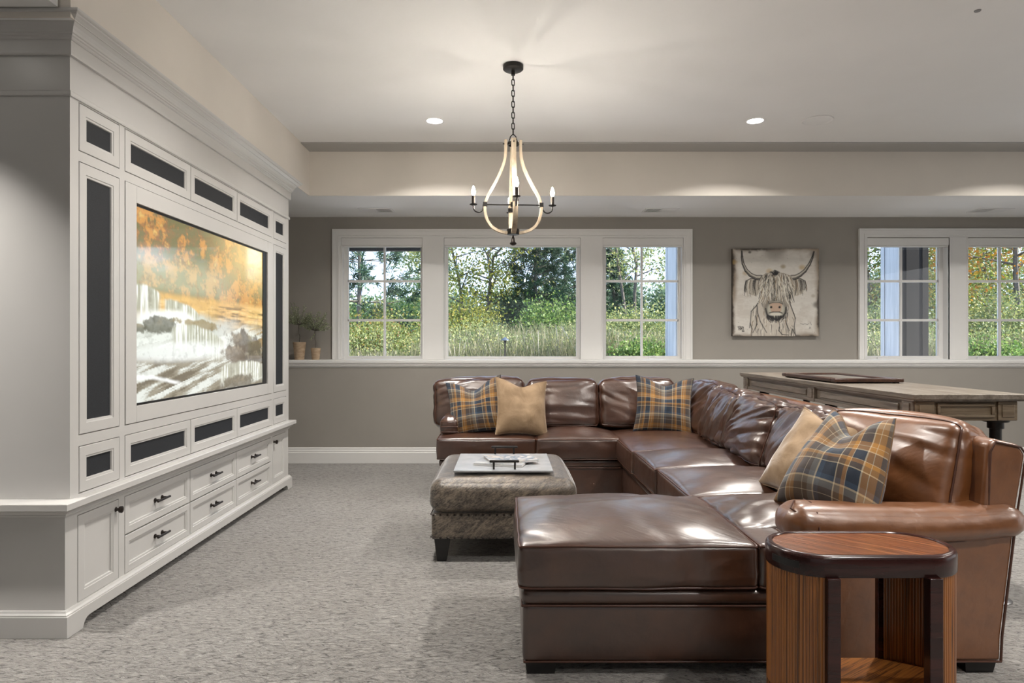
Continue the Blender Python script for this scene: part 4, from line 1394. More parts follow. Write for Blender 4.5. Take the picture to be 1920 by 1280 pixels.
def nail(x, y, z, nx, ny):
    tx, ty = -ny, nx
    vs, fs = [], []
    for (rr, d) in ((0.0072, 0.0), (0.0058, 0.0035), (0.003, 0.0055)):
        for k in range(6):
            a = k * math.pi / 3
            vs.append((x + nx * d + tx * rr * math.cos(a), y + ny * d + ty * rr * math.cos(a), z + rr * math.sin(a)))
    for i in range(2):
        for k in range(6):
            fs.append((i * 6 + k, i * 6 + (k + 1) % 6, i * 6 + 6 + (k + 1) % 6, i * 6 + 6 + k))
    fs.append(tuple(range(12, 18)))
    nh.add(vs, fs)
for z in (0.262, 0.138):
    for x in np.arange(ox0 + 0.012, ox1 - 0.005, 0.0385):
        nail(x, oy0 - 0.001, z, 0, -1); nail(x, oy1 + 0.001, z, 0, 1)
    for y in np.arange(oy0 + 0.02, oy1 - 0.01, 0.0385):
        nail(ox0 - 0.001, y, z, -1, 0); nail(ox1 + 0.001, y, z, 1, 0)
nh.build('nailhead_trim', MAT['bronze'], ott, smooth=True, kind='stuff')

tray = empty('serving_tray', (-0.013, 3.92, 0.474), 'flat pale slate tray with two black bar handles on the ottoman', 'tray')
MB().box(-0.29, 0.265, 3.645, 4.20, 0.478, 0.490).build('tray_board', MAT['slate'], tray, bevel=0.003)
for y in (3.672, 4.173):
    hb = MB()
    for x in (-0.066, 0.052):
        hb.tube([(x, y, 0.489), (x, y, 0.533)], 0.0055, 8)
    hb.tube([(-0.09, y, 0.536), (-0.086, y, 0.536), (0.072, y, 0.536), (0.076, y, 0.536)], [0.005, 0.0075, 0.0075, 0.005], 8)
    hb.build('bar_handle', MAT['iron'], tray, smooth=True)


def magazine(cx, cy, z, w, d, h, rot, label, hue):
    mz = empty('magazine', (cx, cy, z), label, 'magazine')
    m_ = M('magazine_cover')
    m_.bsdf((0.5, 0.5, 0.5), 0.25)
    n_ = m_.noise(m_.coord(), 9, 3, 0.5, 1.0)
    m_.col(m_.ramp(n_, hue))
    R_ = Matrix.Rotation(math.radians(rot), 3, 'Z')
    def bx(x0, x1, y0, y1, z0, z1):
        mb = MB().box(x0, x1, y0, y1, z0, z1)
        mb.v = [tuple(R_ @ Vector((p[0], p[1], 0)) + Vector((cx, cy, p[2]))) for p in mb.v]
        return mb
    bx(-w / 2 + 0.003, w / 2 - 0.002, -d / 2 + 0.002, d / 2 - 0.002, z + 0.001, z + h - 0.001).build('pages', MAT['paper'], mz)
    bx(-w / 2, w / 2, -d / 2, d / 2, z + h - 0.001, z + h).build('cover', m_.m, mz)
    bx(-w / 2, w / 2, -d / 2, d / 2, z, z + 0.001).build('back_cover', m_.m, mz)
    return mz


magazine(-0.02, 3.87, 0.491, 0.29, 0.23, 0.013, -14, 'lower grey magazine on the slate tray', [(0.35, (0.5, 0.5, 0.5)), (0.6, (0.3, 0.31, 0.33)), (0.7, (0.6, 0.58, 0.55))])
magazine(0.03, 3.90, 0.5045, 0.285, 0.22, 0.012, 14, 'upper magazine with a blue and grey cover on the tray', [(0.38, (0.55, 0.55, 0.56)), (0.5, (0.2, 0.26, 0.34)), (0.58, (0.5, 0.46, 0.42)), (0.7, (0.62, 0.62, 0.62))])

# ------------------------------------------------------------------ end table of split bamboo
et = empty('end_table', (1.10, 2.05, 0), 'oval bamboo end table with dark red lacquered rim, nearest the viewer', 'side table')
EX0, EX1, EY, ER = 0.955, 1.245, 2.045, 0.136
def stadium(r, n=18, x0=EX0, x1=EX1):
    L = []
    for k in range(n + 1):
        a = -math.pi / 2 + math.pi * k / n
        L.append((x1 + r * math.cos(a), EY + r * math.sin(a)))
    for k in range(n + 1):
        a = math.pi / 2 + math.pi * k / n
        L.append((x0 + r * math.cos(a), EY + r * math.sin(a)))
    return L
def stad_ring(prof, n=18):
    mb = MB()
    loops = [[(x, y, z) for x, y in stadium(r, n)] for r, z in prof]
    m_ = len(loops[0])
    vs = [p for L in loops for p in L]
    fs = []
    for i in range(len(prof)):
        j = (i + 1) % len(prof)
        for k in range(m_):
            k2 = (k + 1) % m_
            fs.append((i * m_ + k, i * m_ + k2, j * m_ + k2, j * m_ + k))
    return mb.add(vs, fs)
stad_ring([(ER - 0.02, 0.514), (ER - 0.002, 0.514), (ER, 0.517), (ER, 0.566), (ER - 0.003, 0.573), (ER - 0.009, 0.577), (ER - 0.019, 0.577), (ER - 0.022, 0.574), (ER - 0.022, 0.52)]).build('rim', MAT['mahogany'], et, smooth=True)
MB().prism(stadium(ER - 0.021), 'z', 0.54, 0.5725).build('top_inlay', MAT['bamboo_top'], et)
MB().prism(stadium(ER - 0.012), 'z', 0.145, 0.158).build('shelf', MAT['bamboo_shelf'], et)
stad_ring([(ER - 0.016, 0.10), (ER - 0.004, 0.10), (ER - 0.004, 0.145), (ER - 0.016, 0.145)]).build('lower_rim', MAT['mahogany'], et, smooth=True)
for sgn, xc in ((-1, EX0), (1, EX1)):
    # curved end panel of upright bamboo strips
    mb = MB()
    nst = 44
    out_, inn = [], []
    for k in range(nst * 4 + 1):
        a = math.pi * k / (nst * 4)
        rr = ER - 0.006 + 0.0022 * abs(math.sin(math.pi * k / 4))
        out_.append((xc + sgn * rr * math.sin(a), EY - rr * math.cos(a)))
        ri = ER - 0.020 - 0.0016 * abs(math.sin(math.pi * k / 4))
        inn.append((xc + sgn * ri * math.sin(a), EY - ri * math.cos(a)))
    vs, fs = [], []
    for L in (out_, inn):
        for z in (0.012, 0.514):
            vs += [(p[0], p[1], z) for p in L]
    m_ = len(out_)
    for k in range(m_ - 1):
        fs += [(k, k + 1, m_ + k + 1, m_ + k), (2 * m_ + k, 3 * m_ + k, 3 * m_ + k + 1, 2 * m_ + k + 1)]
    mb.add(vs, fs)
    mb.build('curved_panel', MAT['bamboo_v'], et)
    for sy_ in (-1, 1):
        xi = xc - sgn * 0.004
        MB().box(min(xi, xi + sgn * 0.026) - (0.012 if sgn > 0 else 0), max(xi, xi + sgn * 0.026) + (0.012 if sgn < 0 else 0), EY + sy_ * (ER - 0.003) - 0.014, EY + sy_ * (ER - 0.003) + 0.006 if sy_ > 0 else EY - ER + 0.020, 0.0, 0.5155).build('post', MAT['mahogany'], et, bevel=0.002)
# pull-out slide in the rim and its small tab at the other end
sl = MB()
aL = [math.pi * (1.06 + 0.22 * k / 8) for k in range(9)]
vs = []
for r_2 in (ER + 0.0018, ER - 0.01):
    for z in (0.533, 0.553):
        vs += [(EX0 + r_2 * math.cos(a), EY + r_2 * math.sin(a), z) for a in aL]
fs = []
for k in range(8):
    fs += [(k, k + 1, 9 + k + 1, 9 + k), (9 + k, 9 + k + 1, 27 + k + 1, 27 + k), (k, 18 + k, 18 + k + 1, k + 1)]
fs += [(0, 9, 27, 18), (8, 26, 35, 17)]
sl.add(vs, fs)
sl.build('slide_front', MAT['black_wood'], et)
MB().box(EX1 + ER - 0.004, EX1 + ER + 0.008, EY - 0.016, EY + 0.016, 0.535, 0.553).build('slide_tab', MAT['black_wood'], et, bevel=0.002)

# ------------------------------------------------------------------ console table behind the sofa
ct = empty('console_table', (2.09, 4.02, 0), 'long weathered grey console table on black pipe legs behind the sofa', 'table')
KX0, KX1, KY0, KY1 = 1.845, 2.315, 2.97, 5.08
GY, GX = MAT['lit_oak_y'], MAT['shaded_oak_x']
MB().box(1.825, 2.345, 2.935, 5.115, 0.944, 0.968).build('tabletop', GY, ct, bevel=0.003)
MB().box(1.832, 2.338, 2.945, 5.105, 0.936, 0.944).build('top_moulding', GY, ct)
ap = MB()
ap.box(KX0 + 0.016, KX0 + 0.03, KY0, KY1, 0.855, 0.936).box(KX1 - 0.03, KX1 - 0.016, KY0, KY1, 0.855, 0.936)
ap.box(KX0, KX0 + 0.03, KY0, KY1, 0.846, 0.866).box(KX1 - 0.03, KX1, KY0, KY1, 0.846, 0.866)
ap.box(KX0 + 0.006, KX0 + 0.03, KY0, KY1, 0.922, 0.936)
ap.build('long_apron', GY, ct, bevel=0.002)
for (ya, yb) in ((KY0 + 0.10, 3.90), (4.02, KY1 - 0.10)):
    MB().box(KX0 + 0.008, KX0 + 0.02, ya + 0.03, yb - 0.03, 0.876, 0.914).build('apron_panel', GY, ct, bevel=0.004)
for y in (KY0 + 0.04, 3.96, KY1 - 0.04):
    MB().box(KX0 - 0.004, KX0 + 0.04, y - 0.042, y + 0.042, 0.846, 0.936).box(KX0 - 0.010, KX0, y - 0.024, y + 0.024, 0.868, 0.924).build('corner_block', GY, ct, bevel=0.003)
for yf, s_ in ((KY0, -1), (KY1, 1)):
    e0, e1 = sorted((yf, yf - s_ * 0.03))
    MB().box(KX0, KX1, e0, e1, 0.846, 0.936).build('end_apron', GX, ct, bevel=0.002)
    a, b = sorted((yf, yf + s_ * 0.010))
    for (xa, xb) in ((KX0 + 0.004, KX0 + 0.092), (KX1 - 0.092, KX1 - 0.004)):
        MB().box(xa, xb, a, b, 0.848, 0.934).build('corner_block', GX, ct, bevel=0.003)
        a2, b2 = sorted((yf + s_ * 0.010, yf + s_ * 0.015))
        MB().box(xa + 0.016, xb - 0.016, a2, b2, 0.864, 0.920).build('block_panel', GX, ct, bevel=0.003)
    fr = MB()
    xa, xb = KX0 + 0.105, KX1 - 0.105
    fr.box(xa, xb, a, b, 0.862, 0.874).box(xa, xb, a, b, 0.912, 0.926).box(xa, xa + 0.014, a, b, 0.874, 0.912).box(xb - 0.014, xb, a, b, 0.874, 0.912)
    fr.build('panel_frame', GX, ct, bevel=0.003)
for y in (3.06, 3.96, 4.98):
    for x in (1.965, 2.285):
        lg = MB()
        lg.tube([(x, y, 0.012), (x, y, 0.83)], 0.0245, 14)
        lg.lathe([(0.03, 0.80), (0.034, 0.802), (0.034, 0.83), (0.03, 0.832)], (x, y, 0), 14)
        lg.lathe([(0.052, 0.832), (0.055, 0.836), (0.055, 0.846)], (x, y, 0), 18)
        lg.lathe([(0.033, 0.010), (0.035, 0.014), (0.033, 0.04), (0.03, 0.042)], (x, y, 0), 14)
        leg = lg.build('leg', MAT['iron'], ct, smooth=True)
        MB().lathe([(0.066, 0.0), (0.066, 0.006), (0.06, 0.010), (0.034, 0.011)], (x, y, 0), 22).build('floor_flange', MAT['chrome'], leg, smooth=True)

bt = empty('wooden_tray', (2.065, 4.08, 0.968), 'dark brown framed wooden tray lying on the grey console table', 'tray')
bf = MB()
rx0, rx1, ry0, ry1 = 1.868, 2.262, 3.72, 4.44
for (a, b, c, d) in ((rx0, rx1, ry0, ry0 + 0.055), (rx0, rx1, ry1 - 0.055, ry1), (rx0, rx0 + 0.055, ry0 + 0.055, ry1 - 0.055), (rx1 - 0.055, rx1, ry0 + 0.055, ry1 - 0.055)):
    bf.box(a, b, c, d, 0.974, 0.996)
bf.build('frame', MAT['tray_wood'], bt, bevel=0.005)
MB().box(rx0 + 0.05, rx1 - 0.05, ry0 + 0.05, ry1 - 0.05, 0.976, 0.986).build('inset_panel', MAT['tray_inset'], bt)
for (x, y) in ((rx0 + 0.03, ry0 + 0.03), (rx1 - 0.03, ry0 + 0.03), (rx0 + 0.03, ry1 - 0.03), (rx1 - 0.03, ry1 - 0.03)):
    MB().box(x - 0.012, x + 0.012, y - 0.012, y + 0.012, 0.968, 0.975).build('foot', MAT['black_wood'], bt)

# ------------------------------------------------------------------ chandelier
HX, HY = 0.046, 4.01
def hz(py): return PZ(py, HY)
ch = empty('chandelier', (HX, HY, TZ), 'open pear-shaped chandelier of four pale wooden staves with lit candle bulbs', 'chandelier')
IR = MAT['iron']
MB().lathe([(0.012, -0.036), (0.055, -0.032), (0.062, -0.026), (0.062, -0.004), (0.058, 0.0)], (HX, HY, TZ), 32).build('canopy', IR, ch, smooth=True)
MB().tube([(HX, HY, TZ - 0.03), (HX, HY, TZ - 0.062)], 0.012, 12).build('chain_collar', IR, ch, smooth=True)
ztop, zend = TZ - 0.056, hz(252)
nl = 11
pitch = (ztop - zend) / nl
for i in range(nl):
    zc = ztop - pitch * (i + 0.5)
    hl, hw = pitch / 2 + 0.0035, 0.0085
    pts = []
    for k in range(14):
        a = 2 * math.pi * k / 14
        cx_, cz_ = math.cos(a), math.sin(a)
        px_ = hw * cx_
        pz_ = (hl - hw) * (1 if cz_ > 0 else -1) + hw * cz_
        pts.append((HX + (px_ if i % 2 else px_ * 0.2), HY + (px_ * 0.2 if i % 2 else px_), zc + pz_))
    MB().tube(pts, 0.0028, 6, closed=True).build('chain_link', IR, ch, smooth=True)
# staves
sv = [(0.046, 263), (0.046, 285), (0.056, 305), (0.085, 328), (0.122, 350), (0.155, 368), (0.172, 385), (0.170, 400), (0.155, 415), (0.125, 427), (0.08, 434), (0.035, 437)]
def spline(P, n):
    P = [np.array(p, float) for p in P]
    out = []
    for i in range(len(P) - 1):
        p0, p1, p2, p3 = P[max(i - 1, 0)], P[i], P[i + 1], P[min(i + 2, len(P) - 1)]
        for k in range(n):
            t_ = k / n
            out.append(0.5 * (2 * p1 + (p2 - p0) * t_ + (2 * p0 - 5 * p1 + 4 * p2 - p3) * t_ ** 2 + (3 * p1 - p0 - 3 * p2 + p3) * t_ ** 3))
    out.append(P[-1])
    return out
curve = spline([(r, hz(py)) for r, py in sv], 5)
ROT0 = math.radians(4)
for k in range(4):
    a = ROT0 + k * math.pi / 2
    dx, dy = math.cos(a), math.sin(a)
    tx, ty = -dy, dx
    vs, fs = [], []
    for i, (r, z) in enumerate(curve):
        p0 = curve[max(i - 1, 0)]; p1 = curve[min(i + 1, len(curve) - 1)]
        d = np.array([p1[0] - p0[0], p1[1] - p0[1]]); d /= np.linalg.norm(d)
        nr, nz = -d[1], d[0]
        hw, ht = 0.0145, 0.008
        for (s1, s2) in ((-1, -1), (1, -1), (1, 1), (-1, 1)):
            rr, zz = r + nr * ht * s2, z + nz * ht * s2
            vs.append((HX + dx * rr + tx * hw * s1, HY + dy * rr + ty * hw * s1, zz))
    m_ = len(curve)
    for i in range(m_ - 1):
        for j in range(4):
            fs.append((i * 4 + j, i * 4 + (j + 1) % 4, i * 4 + 4 + (j + 1) % 4, i * 4 + 4 + j))
    fs += [(3, 2, 1, 0), tuple((m_ - 1) * 4 + j for j in range(4))]
    MB().add(vs, fs).build('wooden_stave', MAT['chand_wood'], ch)
    # strap where the arm leaves, rod to the hub, arm, cup, sleeve, bulb
    zr = hz(384)
    sb = MB()
    c0 = (HX + dx * 0.172, HY + dy * 0.172)
    hw, ht, hh = 0.018, 0.0125, 0.013
    q4 = [(c0[0] + dx * ht * s2 + tx * hw * s1, c0[1] + dy * ht * s2 + ty * hw * s1) for (s1, s2) in ((-1, -1), (1, -1), (1, 1), (-1, 1))]
    sb.hexa([(p[0], p[1], zr - hh) for p in q4], [(p[0], p[1], zr + hh) for p in q4])
    sb.build('strap', IR, ch)
    MB().tube([(HX, HY, zr), (HX + dx * 0.165, HY + dy * 0.165, zr)], 0.0042, 8).build('cross_rod', IR, ch, smooth=True)
    arm = []
    for t_ in np.linspace(0, 1, 12):
        ang = math.pi * t_
        arm.append((0.212 - 0.030 * math.cos(ang), zr - 0.018 - 0.030 * math.sin(ang)))
    arm = [(0.180, zr + 0.004), (0.183, zr - 0.004)] + arm + [(0.242, zr - 0.006)]
    am = MB().tube([(HX + dx * r, HY + dy * r, z) for r, z in arm], 0.0042, 8).build('arm', IR, ch, smooth=True)
    ex, ey = HX + dx * 0.242, HY + dy * 0.242
    MB().lathe([(0.006, -0.008), (0.022, -0.003), (0.024, 0.001), (0.021, 0.002), (0.008, 0.003)], (ex, ey, zr), 18).build('drip_cup', IR, am, smooth=True)
    MB().lathe([(0.0105, 0.002), (0.0105, 0.052), (0.0085, 0.054)], (ex, ey, zr), 14).build('candle_sleeve', MAT['bronze'], am, smooth=True)
    MB().lathe([(0.006, 0.055), (0.0105, 0.064), (0.0125, 0.074), (0.0105, 0.088), (0.006, 0.103), (0.0015, 0.112)], (ex, ey, zr), 14).build('bulb', MAT['bulb'], am, smooth=True)
MB().lathe([(0.030, -0.009), (0.034, -0.009), (0.034, 0.009), (0.030, 0.009), (0.030, -0.009)], (HX, HY, hz(270)), 24).build('top_ring', IR, ch, smooth=True)
pin = MB()
for k in range(4):
    a = ROT0 + k * math.pi / 2
    pin.tube([(HX + 0.03 * math.cos(a), HY + 0.03 * math.sin(a), hz(270)), (HX + 0.064 * math.cos(a), HY + 0.064 * math.sin(a), hz(270))], 0.004, 6)
pin.build('ring_pin', IR, ch, smooth=True)
lp = MB()
lp.tube([(HX - 0.03, HY, hz(270)), (HX - 0.016, HY, hz(256)), (HX, HY, hz(251)), (HX + 0.016, HY, hz(256)), (HX + 0.03, HY, hz(270))], 0.0035, 6)
lp.build('top_loop', IR, ch, smooth=True)
MB().lathe([(0.014, -0.012), (0.016, -0.01), (0.016, 0.014), (0.012, 0.018)], (HX, HY, hz(384)), 16).build('hub', IR, ch, smooth=True)
MB().lathe([(0.036, hz(440) - 1.8), (0.038, hz(439) - 1.8), (0.038, hz(430) - 1.8), (0.034, hz(429) - 1.8)], (HX, HY, 1.8), 24).build('bottom_band', IR, ch, smooth=True)
MB().lathe([(0.004, hz(441)), (0.006, hz(444)), (0.010, hz(447)), (0.013, hz(453)), (0.021, hz(456)), (0.019, hz(458)), (0.008, hz(460))], (HX, HY, 0), 18).build('finial', MAT['bronze'], ch, smooth=True)


# ------------------------------------------------------------------ recessed lights, speaker disc, registers
def downlight(x, y, label, power=None, TZ=TZ, spread=140):
    d = empty('downlight', (x, y, TZ), label, 'ceiling light', 'recessed ceiling lights')
    MB().lathe([(0.060, -0.001), (0.076, -0.004), (0.079, -0.001), (0.079, 0.0), (0.06, 0.004), (0.060, -0.001)], (x, y, TZ), 32).build('trim_ring', MAT['white_plastic'], d, smooth=True)
    MB().lathe([(0.001, -0.0015), (0.060, -0.0015), (0.060, -0.0005)], (x, y, TZ), 28).build('lens', MAT['can_glow'], d)
    l = bpy.data.lights.new('downlight_lamp', 'AREA')
    l.shape = 'DISK'; l.size = 0.10
    l.energy = power or CAN_POWER
    l.color = (1.0, 0.95, 0.885)
    l.spread = math.radians(spread)
    o = bpy.data.objects.new('downlight_lamp', l)
    o.location = (0, 0, -0.012)
    COL.objects.link(o)
    o.parent = d
    return d


downlight(-0.543, 5.02, 'lit recessed ceiling light left of the chandelier')
downlight(1.91, 5.02, 'lit recessed ceiling light beside the ceiling speaker')
for (x, y, where) in ((-0.543, 3.12, 'over the carpet beside the ottoman'), (1.97, 3.12, 'over the near sofa arm'), (-2.28, 2.22, 'in the soffit beside the near end of the media cabinet'), (1.97, 1.2, 'in front of the end table'), (4.4, 5.02, 'beyond the console table by the windows'), (4.4, 3.12, 'over the floor beyond the console table'),
                      (4.4, 1.2, 'in the near right of the room'), (1.97, -0.9, 'behind the viewer to the right')):
    downlight(x, y, 'lit recessed ceiling light ' + where, *((9.0, 2.53, 82) if y == 2.22 else ()))
sx_, sy_ = PX(1533, 5.0), 5.0
sp = empty('ceiling_speaker', (sx_, sy_, TZ), 'flat round white speaker grille set in the ceiling', 'speaker')
MB().lathe([(0.105, 0.0), (0.112, -0.003), (0.108, -0.007), (0.10, -0.004), (0.10, 0.0)], (sx_, sy_, TZ), 40).build('rim', MAT['white_plastic'], sp, smooth=True)
MB().lathe([(0.001, -0.0035), (0.10, -0.0035), (0.10, 0.0)], (sx_, sy_, TZ), 36).build('grille', MAT['ceiling'], sp)
dx_, dy_ = PX(1833, 3.35), 3.35
dt = MB().lathe([(0.004, -0.006), (0.014, -0.005), (0.016, 0.0)], (dx_, dy_, TZ), 16).build('ceiling_cap', plain('grey_cap', (0.28, 0.28, 0.28), 0.6), None, smooth=True)  # small grey disc on the ceiling, purpose unknown
props(dt, 'tiny round grey cap on the ceiling at upper right', 'ceiling cap')


def register(px, label, louvre_side):
    y = 6.42
    x = PX(px, y)
    rg = empty('ceiling_register', (x, y, SZ), label, 'air vent', 'air registers in the soffit')
    fr = MB()
    hw, hd = 0.165, 0.10
    for (a, b, c, d) in ((-hw, hw, -hd, -hd + 0.02), (-hw, hw, hd - 0.02, hd), (-hw, -hw + 0.02, -hd + 0.02, hd - 0.02), (hw - 0.02, hw, -hd + 0.02, hd - 0.02), (-0.006, 0.006, -hd + 0.02, hd - 0.02)):
        fr.box(x + a, x + b, y + c, y + d, SZ - 0.006, SZ)
    fr.build('frame', MAT['white_plastic'], rg, bevel=0.002)
    MB().box(x - hw + 0.015, x + hw - 0.015, y - hd + 0.015, y + hd - 0.015, SZ - 0.001, SZ).build('dark_duct', MAT['black_plastic'], rg)
    lv = MB()
    for s in (-1, 1):
        a0, a1 = (x + 0.008, x + hw - 0.02) if s > 0 else (x - hw + 0.02, x - 0.008)
        if s == louvre_side:
            for k in range(9):
                xx_ = a0 + (a1 - a0) * (k + 0.5) / 9
                lv.box(xx_ - 0.0025, xx_ + 0.0025, y - hd + 0.02, y + hd - 0.02, SZ - 0.006, SZ - 0.001)
        else:
            lv.box(a0, a1, y - hd + 0.02, y + hd - 0.02, SZ - 0.005, SZ - 0.001)
    lv.build('louvres', MAT['white_plastic'], rg)
    return rg


register(706, 'white air register in the soffit left of the chandelier', 1)
register(1238, 'white air register in the soffit right of the chandelier', -1)
register(1857, 'white air register in the soffit above the window beside the painting', -1)


# ------------------------------------------------------------------ potted topiaries on the ledge
def topiary(px, py_base, rt, rb, hgt, ball_py, br, label, seed):
    y = 6.600
    x = PX(px, y)
    z = 1.0275
    tp = empty('topiary', (x, y, z), label, 'plant')
    MB().lathe([(rb * 0.96, 0), (rb, 0.004), (rt * 0.97, hgt - 0.02), (rt, hgt - 0.016), (rt, hgt), (rt - 0.009, hgt), (rt - 0.011, hgt - 0.015), (0.004, hgt - 0.017)], (x, y, z), 28).build('pot', MAT['terracotta'], tp, smooth=True)
    MB().lathe([(rt - 0.0115, hgt - 0.024), (rt - 0.0115, hgt - 0.012), (0.002, hgt - 0.008)], (x, y, z), 16).build('soil', MAT['soil'], tp)
    bz_ = PZ(ball_py, y)
    rg = np.random.default_rng(seed)
    st = MB()
    top = Vector((x - 0.004, y - 0.01, bz_ - br * 0.55))
    st.tube([(x, y, z + hgt - 0.015), (x + 0.004, y, z + hgt + 0.06), (x - 0.005, y - 0.005, (z + hgt + top.z) / 2), tuple(top)], [0.0045, 0.004, 0.0038, 0.0034], 6)
    Vs, Qs = [], []
    for k in range(46):
        d = rg.normal(size=3); d[2] = abs(d[2]) * 0.9 - 0.25; d[1] *= 0.75; d /= np.linalg.norm(d)
        L = br * rg.uniform(0.75, 1.3)
        b0 = np.array(top)
        mid = b0 + d * L * 0.55 + np.array([0, 0, 0.02])
        tip = b0 + d * L + np.array([0, 0, 0.03 * rg.random() + br * 0.35])
        tip[1] = min(tip[1], UW - 0.03)
        mid[1] = min(mid[1], UW - 0.04)
        st.tube([tuple(b0), tuple(mid), tuple(tip)], [0.0016, 0.0012, 0.0006], 4)
        for t_ in np.linspace(0.25, 1, 20):
            p = (1 - t_) ** 2 * b0 + 2 * t_ * (1 - t_) * mid + t_ ** 2 * tip
            ld = d + rg.normal(size=3) * 0.75; ld /= np.linalg.norm(ld)
            sd = np.cross(ld, rg.normal(size=3)); sd /= np.linalg.norm(sd)
            ll, lw = rg.uniform(0.016, 0.030), 0.0036
            b1 = len(Vs)
            Vs += [p, p + ld * ll * 0.5 + sd * lw, p + ld * ll, p + ld * ll * 0.5 - sd * lw]
            Qs.append((b1, b1 + 1, b1 + 2, b1 + 3))
    st.build('stem', MAT['bark'], tp, smooth=True)
    Vs = np.array(Vs); Vs[:, 1] = np.minimum(Vs[:, 1], UW - 0.004)
    fo = fast_mesh('foliage', Vs, np.array(Qs), MAT['leaf_olive'], tp)
    fo['kind'] = 'stuff'


topiary(561.5, 675, 0.064, 0.047, 0.178, 594, 0.145, 'taller potted topiary in a clay pot beside the media cabinet', 3)
topiary(592, 675, 0.049, 0.037, 0.118, 606, 0.135, 'shorter potted topiary in a clay pot beside the window frame', 4)

# ------------------------------------------------------------------ outdoors
GZ = 0.86
def gz(x, y):
    return GZ + 0.035 * np.maximum(0, y - 9) + 0.06 * np.sin(x * 0.5) * np.clip((y - 9) / 6, 0, 1)
gx, gy_ = np.meshgrid(np.linspace(-40, 70, 56), np.concatenate([np.linspace(7.02, 20, 24), np.linspace(22, 75, 18)]))
GV = np.stack([gx, gy_, gz(gx, gy_)], -1).reshape(-1, 3)
ih, iw = gx.shape
idx = np.arange(ih * iw).reshape(ih, iw)
GQ = np.stack([idx[:-1, :-1], idx[:-1, 1:], idx[1:, 1:], idx[1:, :-1]], -1).reshape(-1, 4)
props(fast_mesh('ground', GV, GQ, MAT['ground'], smooth=True), 'rough meadow ground outside the windows', None, None, 'structure')


def leaf_quads(C, D, L, Wd, rng, spread=0.9):
    """C (N,3) leaf bases, D (N,3) preferred direction"""
    n = len(C)
    d = D + rng.normal(size=(n, 3)) * spread
    d /= np.linalg.norm(d, axis=1)[:, None] + 1e-9
    s = np.cross(d, rng.normal(size=(n, 3)))
    s /= np.linalg.norm(s, axis=1)[:, None] + 1e-9
    l = L * rng.uniform(0.6, 1.25, n)[:, None]
    w = Wd * rng.uniform(0.7, 1.2, n)[:, None]
    V = np.stack([C, C + d * l * 0.45 + s * w, C + d * l, C + d * l * 0.45 - s * w], 1).reshape(-1, 3)
    Q = np.arange(4 * n).reshape(n, 4)
    return V, Q


def tree(name, label, x, y, h, crown, mat, n_leaf, leaf, seed, trunk_r=0.06, low=0.25, lean=0.0, nb=26, group=None, clump=0.28, stems=1, cat='tree'):
    """trunk(s) with ascending branches; leaves gathered round the outer twigs"""
    rg = np.random.default_rng(seed)
    z0 = float(gz(np.array(x), np.array(y))) - 0.02
    root = empty(name, (x, y, z0), label, cat, group)
    wood_ = MB()
    tips, dirs = [], []
    for s in range(stems):
        a0 = rg.uniform(0, 6.28)
        off = np.array([math.cos(a0), math.sin(a0), 0]) * (0.12 * (stems > 1))
        tl = np.array([lean + (math.cos(a0) * 0.22 if stems > 1 else 0), math.sin(a0) * 0.22 * (stems > 1), 1.0])
        base_ = np.array([x, y, z0]) + off
        path = [base_]
        for k in range(1, 9):
            f = k / 8
            path.append(base_ + tl * h * f + rg.normal(size=3) * np.array([1, 1, 0]) * 0.03 * h * f)
        wood_.tube([tuple(p) for p in path], [trunk_r * (1 - 0.9 * k / 8) + 0.006 for k in range(9)], 6)
        for b in range(nb):
            f = low + (1 - low) * (b + rg.random()) / nb
            i = min(int(f * 8), 7); u = f * 8 - i
            p = path[i] * (1 - u) + path[i + 1] * u
            az = b * 2.4 + rg.uniform(-0.5, 0.5)
            reach = crown * (0.55 + 0.6 * math.sin(math.pi * min(1, (f - low) / (1 - low) * 0.85 + 0.12))) * rg.uniform(0.6, 1.1)
            rise = rg.uniform(0.25, 0.9)
            d = np.array([math.cos(az), math.sin(az), rise]); d /= np.linalg.norm(d)
            m1 = p + d * reach * 0.5
            e = p + d * reach + np.array([0, 0, -0.06 * reach]) + rg.normal(size=3) * 0.05 * reach
            r0 = trunk_r * (1 - 0.85 * f) * 0.5 + 0.004
            wood_.tube([tuple(p), tuple(m1), tuple(e)], [r0, r0 * 0.6, r0 * 0.2], 4, cap=False)
            for k in range(3):
                t_ = rg.uniform(0.35, 0.95)
                q_ = p + (e - p) * t_
                d2 = d + rg.normal(size=3) * 0.6; d2 /= np.linalg.norm(d2)
                e2 = q_ + d2 * reach * 0.35
                wood_.tube([tuple(q_), tuple(e2)], [r0 * 0.4, r0 * 0.12], 3, cap=False)
                tips.append(e2); dirs.append(d2)
            tips.append(e); dirs.append(d); tips.append(m1 * 0.4 + e * 0.6); dirs.append(d)
    wood_.build('trunk', MAT['bark'], root, smooth=True)
    tips, dirs = np.array(tips), np.array(dirs)
    w = rg.random(len(tips)) ** 1.5 + 0.05
    pick = rg.choice(len(tips), n_leaf, p=w / w.sum())
    C = tips[pick] + rg.normal(size=(n_leaf, 3)) * crown * clump * np.array([1, 1, 0.75])
    C[:, 2] = np.maximum(C[:, 2], z0 + 0.05)
    V, Q = leaf_quads(C, dirs[pick] * 0.4 + np.array([0, 0, -0.3]), leaf, leaf * 0.32, rg)
    fo = fast_mesh('foliage', V, Q, mat, root)
    fo['kind'] = 'stuff'
    return root


